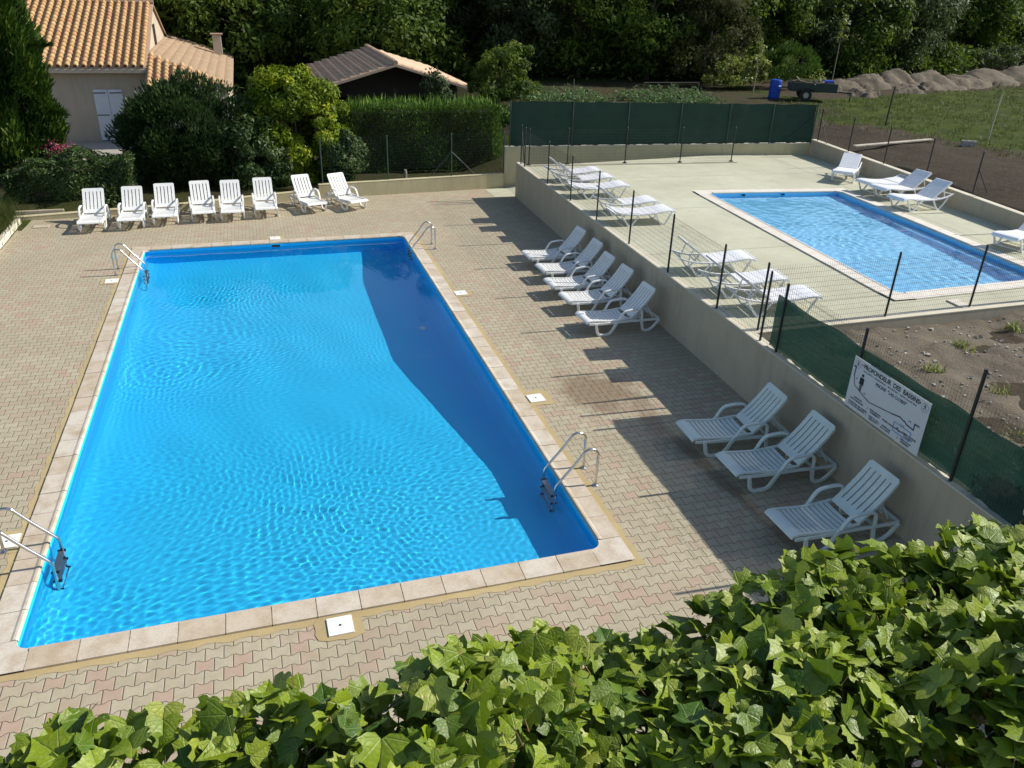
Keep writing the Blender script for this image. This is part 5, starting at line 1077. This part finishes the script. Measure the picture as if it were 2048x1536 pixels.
# barrel
r = empty('barrel', (29.5, 30.6, gz(29.5, 30.6) - .02)); b = MB(); b.tube([(0, 0, 0), (0, 0, .04), (0, 0, .28), (0, 0, .30), (0, 0, .32), (0, 0, .6), (0, 0, .62), (0, 0, .64), (0, 0, .86), (0, 0, .9)], [.27, .29, .295, .31, .295, .295, .31, .295, .285, .27], 20); b.build('body', M['blue'], r, smooth=False)
b = MB(); b.tube([(0, 0, .885), (0, 0, .915)], .25, 20); b.build('lid', M['blue'], r); tag(r, 'bright blue plastic barrel standing in the garden', 'barrel')
# trailer
r = empty('trailer', (30.95, 29.5, gz(30.95, 29.5)), R(-28)); b = MB(); b.box((0, 0, .48), (2.3, 1.2, .06))
for (c_, d_) in (((0, -.6, .68), (2.3, .04, .4)), ((0, .6, .68), (2.3, .04, .4)), ((1.14, 0, .66), (.04, 1.2, .34)), ((-1.14, 0, .66), (.04, 1.2, .34))): b.box(c_, d_)
b.build('body', M['cart'], r, bevel=.01)
for y in (-.68, .68):
    wv = MB(); n_ = 18; wv.tube([(-.35, y - .08 * (1 if y > 0 else -1), .29), (-.35, y + .08 * (1 if y > 0 else -1), .29)], .29, n_); wv.build('wheel', M['rubber'], r)
    b = MB(); b.tube([(-.35, y + (.082 if y > 0 else -.082), .29), (-.35, y + (.10 if y > 0 else -.10), .29)], .14, 14); b.build('wheel_rim', M['wall'], r)
    b = MB(); b.sweep([(-.7, .5), (-.62, .62), (-.35, .66), (-.08, .62), (0, .5)], .2, .02, y); b.build('mudguard', M['cart'], r)
b = MB(); b.bar((1.1, 0, .45), (2.0, 0, .42), .07, .06); b.tube([(1.95, 0, 0), (1.95, 0, .45)], .03, 8); b.build('drawbar', M['cart'], r)
b = MB(); q = random.Random(9)
for k in range(26): p = Vector((q.uniform(-1.0, 1.0), q.uniform(-.45, .45), q.uniform(.6, .95))); dv = Vector((q.uniform(-.5, .5), q.uniform(-.3, .3), q.uniform(-.12, .25))); b.bar(p - dv, p + dv, q.uniform(.03, .12), q.uniform(.02, .05))
o = b.build('debris_load', M['debris']); o.parent = r; b = MB(); b.box((.75, .1, .93), (.5, .3, .12), .3); b.build('blue_sheet', M['blue'], r, bevel=.03); tag(r, 'dark green trailer loaded with wooden debris beside the blue barrel', 'trailer')
# earth heaps
GH = 'brown earth heaps in a line at the edge of the wood'
heaps = [(34.2, 33.6, 1.30, 0.41, 'leftmost earth heap behind the trailer'), (36.3, 34.4, 1.51, 0.45, 'second earth heap, left of the bare trunked sapling'), (38.7, 35.0, 1.62, 0.51, 'third earth heap, right of the bare trunked sapling'), (41.2, 35.6, 1.73, 0.63, 'pointed earth heap, fourth from the left'),
         (44.4, 36.2, 2.38, 0.59, 'broad double topped earth heap in the middle of the line'), (47.2, 36.6, 1.84, 0.45, 'low earth heap right of the broad double one'), (50.4, 37.6, 2.16, 0.65, 'rounded earth heap, second from the right'), (55.4, 39.2, 2.38, 0.63, 'rightmost earth heap at the photo edge'), (35.8, 31.9, 1.08, 0.21, 'small low earth heap with clods in front of the line'), (39.8, 33.3, 1.40, 0.30, 'low earth heap in front of the pointed one'), (43.0, 34.0, 1.40, 0.26, 'low earth heap in front of the broad double one')]
for i, (x, y, rad_, h, l) in enumerate(heaps):
    r_ = np.random.default_rng(80 + i); m = 40; u = np.linspace(-1.35, 1.35, m); GX, GY = np.meshgrid(u, u, indexing='ij'); rr = np.hypot(GX, GY * 1.1); hh = h * np.clip(1 - rr ** 1.5, -1.3, 1)
    for k in range(24): a_ = r_.uniform(0, 6.3); kk = r_.uniform(2, 12); hh = hh + .10 * np.sin(kk * (GX * np.cos(a_) + GY * np.sin(a_)) + r_.uniform(0, 6.3)) / kk ** .7 * (rr < 1.15)
    hh += r_.uniform(-.045, .045, hh.shape); V = np.stack([GX * rad_, GY * rad_, hh - .03], -1).reshape(-1, 3); ii = np.arange(m * m).reshape(m, m)
    o = npmesh('earth_heap', V, np.stack([ii[:-1, :-1], ii[1:, :-1], ii[1:, 1:], ii[:-1, 1:]], -1).reshape(-1, 4), M['heap'], smooth=True); o.location = (x, y, gz(x, y)); tag(o, l, 'earth heap', GH)
# saplings
def sapling(x, y, h, cr_, lab, seed, stake=True):
    r_ = np.random.default_rng(seed); r = empty('sapling', (x, y, gz(x, y))); b = MB(); b.tube([(0, 0, 0), (.03, 0, h * .5), (0, 0, h)], [.035, .025, .008], 6); b.build('trunk', M['barkl'], r)
    P, N, T = clumps((cr_, cr_, h * .27), 15, 26, .16, r_, -1, (.1, 1)); P[:, 2] += h * .78; V, F = cards(P, N, .075, 1, .8, r_); npmesh('crown', V, F, M['young'], r, T); tag(r, lab, 'sapling')
sapling(38.2, 37.4, 3.9, .42, 'slender pale green sapling with bare trunk among the earth heaps', 91); sapling(29.9, 33.2, 3.0, .36, 'thin young tree with sparse leaves behind the blue barrel', 92)
b = MB(); b.box((0, 0, .04), (3.7, .18, .05)); o = b.build('plank', M['plank'], bevel=.005); o.location = (25.7, 17.1, gz(25.7, 17.1) + .02); o.rotation_euler = (R(2), R(-1.5), R(5)); tag(o, 'long pale plank lying on the bare soil beyond the wall', 'plank')
r = empty('cinder_block', (28.3, 16.2, gz(28.3, 16.2)), R(-20)); b = MB(); b.box((0, 0, .1), (.5, .04, .2)); b.box((0, .16, .1), (.5, .04, .2))
for x in (-.23, 0, .23): b.box((x, .08, .1), (.04, .12, .197))
b.build('body', M['block'], r); tag(r, 'grey concrete block lying on the soil at the grass edge', 'block')
# field grass and weeds
r_ = np.random.default_rng(95); n = 26000; gxp = r_.uniform(24, 62, n); gyp = r_.uniform(8, 40, n); keep = (gxp > 22.49 + (gyp - 8.5) * .0903 + 4.9 - .33 * np.clip(gyp - 15, 0, 9) + r_.exponential(.5, n) - .6) & (gyp < 30 + (gxp - 33) * .3)
clump = np.sin(gxp * 1.7 + np.sin(gyp * 1.1) * 2) * np.sin(gyp * 2.1 + np.sin(gxp * .9) * 2); keep &= (clump > -.35); gxp, gyp = gxp[keep], gyp[keep]; n = len(gxp)
xi = np.clip(np.searchsorted(xs, gxp), 1, nx - 1); yi = np.clip(np.searchsorted(ys, gyp), 1, ny - 1); zz = H[xi, yi]
k = 3; P = np.repeat(np.stack([gxp, gyp, zz - .02], 1), k, 0) + r_.normal(0, .05, (n * k, 3)) * np.array([1, 1, 0]); V, F = blades(P, .17, .7, .012, r_, 2)
tag(npmesh('grass', V, F, M['grass'], None, np.tile(r_.uniform(0, .9, n * k), 2)), 'tufts of green grass covering the field', 'grass', kind='stuff')
# weeds in soil bed and stones
r_ = np.random.default_rng(97); W_ = [(15.2, 2.6), (16.9, 3.1), (14.3, .9), (17.8, 3.2), (13.9, 1.9), (15.9, 1.5), (18.3, 2.9), (13.3, -.4), (16.4, 2.1), (14.9, -.2), (12.9, 2.9), (12.6, -1.1)]
P = []; 
for (x, y) in W_: m = int(r_.uniform(30, 90)); P.append(np.stack([r_.normal(x, .10, m), r_.normal(y, .10, m), np.full(m, 1.0)], 1))
P = np.concatenate(P); V, F = blades(P, .17, .9, .011, r_, 3); tag(npmesh('weeds', V, F, M['young'], None, np.tile(r_.uniform(0, 1, len(P)), 3)), 'small green weeds scattered over the stony soil bed', 'weeds', kind='stuff')
b = MB(); q = random.Random(4)
for k in range(1500):
    x = q.uniform(11.5, 19); y = q.uniform(-5, 3.6); s_ = q.uniform(.008, .035) * (1.5 if q.random() < .06 else 1)
    m_ = Matrix.Rotation(q.uniform(0, 3), 3, 'Z') @ Matrix.Rotation(q.uniform(-.6, .6), 3, 'X'); i_ = int(np.clip((x - 11.35) / .12, 0, n1 - 1)); j_ = int(np.clip((y + 9) / .12, 0, n2 - 1)); b.box((x, y, gzv[i_, j_] + s_ * .25), (s_ * 1.6, s_ * 1.2, s_ * .8), M=m_, tint=q.random())
tag(b.build('stones', M['block'], bevel=0), 'loose pale stones on the soil bed', 'stones', kind='stuff')

# ------------------------------------------------------------------ creeper in the foreground
def creeper():
    r_ = np.random.default_rng(101); Z0 = 4.9
    half = [(.16, -.13), (.36, -.10), (.56, .06), (.44, .20), (.40, .30), (.56, .52), (.34, .60), (.17, .78)]; sp = [(0, 0), (0, .32), (0, .64), (0, 1.05)]
    mid = [(.20, .12), (.20, .42)]
    tri = lambda o: None
    base = [(*p,) for p in sp] + half + mid                           # 0-3 spine, 4-11 outline, 12,13 mid
    F1 = [(0, 4, 5), (0, 5, 12), (5, 6, 12), (6, 7, 12), (0, 12, 1), (7, 8, 12), (12, 8, 13), (1, 12, 13), (8, 9, 13), (9, 10, 13), (1, 13, 2), (13, 10, 2), (10, 11, 2), (11, 3, 2)]
    B = np.array(base); Bm = B.copy(); Bm[:, 0] *= -1; nb = len(B); UV = np.concatenate([B, Bm]); Ft = np.array(F1 + [(a + nb, c + nb, b_ + nb) for a, b_, c in F1])
    X0, X1, Y0, Y1 = .6, 8.6, -7.75, -5.95
    def edge(x): return -5.93 - .15 * np.exp(-((x - 2.78) / .28) ** 2) + .10 * np.clip((x - 4.6) / 1.2, 0, 1) + .08 * np.clip((x - 5.4) / .5, 0, 1) + .18 * np.exp(-((x - 4.30) / .27) ** 2) + .10 * np.exp(-((x - 4.15) / .55) ** 2) + .05 * np.sin(x * 2.2 + 1) + .04 * np.sin(x * 5.3) - .14 * np.exp(-((x - 3.30) / .13) ** 2) + .05 * np.clip(x - 4.5, 0, 2) - .05 * np.clip(3 - x, 0, 1)
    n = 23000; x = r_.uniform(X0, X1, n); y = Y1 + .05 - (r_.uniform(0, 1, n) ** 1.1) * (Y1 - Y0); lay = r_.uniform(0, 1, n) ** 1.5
    keep = y < edge(x) + r_.normal(0, .03, n); hole = np.exp(-(((x - 3.34) / .11) ** 2 + ((y + 6.25) / .12) ** 2)); keep &= r_.uniform(0, 1, n) > hole * 1.0; x, y, lay = x[keep], y[keep], lay[keep]; n = len(x)
    hump = .07 * np.sin(x * 3.1 + y * 1.3) + .05 * np.sin(x * 6.1 - y * 4.7 + 1) + .035 * np.sin(y * 8 + x * 2)
    drop = np.clip(1 - (edge(x) - y) / .20, 0, 1) ** 2 * .10
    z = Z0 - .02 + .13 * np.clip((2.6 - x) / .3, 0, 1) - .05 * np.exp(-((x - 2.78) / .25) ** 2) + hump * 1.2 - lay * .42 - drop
    s = r_.uniform(.052, .108, n) * (1 - .25 * (r_.uniform(0, 1, n) < .3)); tl = r_.normal(0, .46, (n, 3)); N = np.array([.10, -.12, 1.0]) + tl * np.array([1.2, 1.2, .2]); N /= np.linalg.norm(N, axis=1, keepdims=True)
    az = r_.uniform(0, 2 * np.pi, n) * .85 + r_.normal(0, .2, n); T = np.stack([np.cos(az), np.sin(az), -.25 + 0 * az], 1); T -= N * (T * N).sum(1, keepdims=True); T /= np.linalg.norm(T, axis=1, keepdims=True); S = np.cross(T, N)
    fold = r_.uniform(.15, .80, n); curl = r_.uniform(-.35, -.02, n); tw = r_.normal(0, .15, n)
    u, v = UV[:, 0], UV[:, 1]
    jitx = 1 + r_.normal(0, .10, (n, 1)); off = fold[:, None] * np.abs(u)[None, :] + curl[:, None] * (v ** 2)[None, :] - .38 * (u ** 2)[None, :] + tw[:, None] * (u * v)[None, :] + r_.normal(0, .022, (n, len(u)))
    ctr = np.stack([x, y, z], 1) - T * (s * .45)[:, None]
    V = ctr[:, None, :] + s[:, None, None] * (S[:, None, :] * (u[None, :] * jitx)[..., None] * 1.08 + T[:, None, :] * v[None, :, None] + N[:, None, :] * off[..., None])
    m = len(u); F = (np.arange(n) * m)[:, None, None] + Ft[None]; tint = np.clip(.55 - lay * .35 + r_.normal(0, .30, n), 0, 1)  # deeper leaves get a darker tint, painting the shade in the gaps
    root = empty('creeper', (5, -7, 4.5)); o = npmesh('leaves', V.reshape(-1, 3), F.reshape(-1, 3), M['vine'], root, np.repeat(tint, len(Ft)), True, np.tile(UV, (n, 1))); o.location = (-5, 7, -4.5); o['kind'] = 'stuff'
    b = MB()
    for k in range(0, n, 5):                                             # petioles
        p = Vector(ctr[k]); b.tube([p, p - Vector(T[k]) * .03 + Vector((0, 0, -.03)), p + Vector((r_.normal(0, .02), r_.normal(0, .02), -.10))], [.0016, .002, .0024], 4, caps=False)
    for k in range(60):
        xx = r_.uniform(X0, X1 - 1); yy_ = r_.uniform(Y0, Y1 - .15); zz_ = Z0 - r_.uniform(.12, .35); pts = [(xx, yy_, zz_)]; a_ = r_.uniform(0, 6.28)
        for q_ in range(7): a_ += r_.normal(0, .4); xx += math.cos(a_) * .16; yy_ = min(yy_ + math.sin(a_) * .16, Y1 - .1); zz_ += r_.normal(0, .02); pts.append((xx, yy_, zz_))
        b.tube(pts, .006, 5)
    o = b.build('stems', M['stem'], root); o.location = (-5, 7, -4.5)
    tag(root, 'thick green creeper with lobed leaves covering the foreground', 'creeper')
    return root
creeper()
r = empty('pergola', (5, -7.2, 0)); 
for x in (-4.2, -1.6, 1.0, 3.6): b = MB(); b.box((x, 0, 4.45), (.10, 2.3, .14)); b.build('beam', M['wood'], r)
for y in (-1.0, .98): b = MB(); b.box((-.2, y, 4.30), (8.4, .12, .14)); b.build('rail', M['wood'], r)
for x in (-4.2, 3.6):
    b = MB(); b.box((x, .6, 2.12), (.12, .12, 4.23)); b.build('post', M['wood'], r)
tag(r, 'dark wooden pergola carrying the foreground creeper', 'pergola')
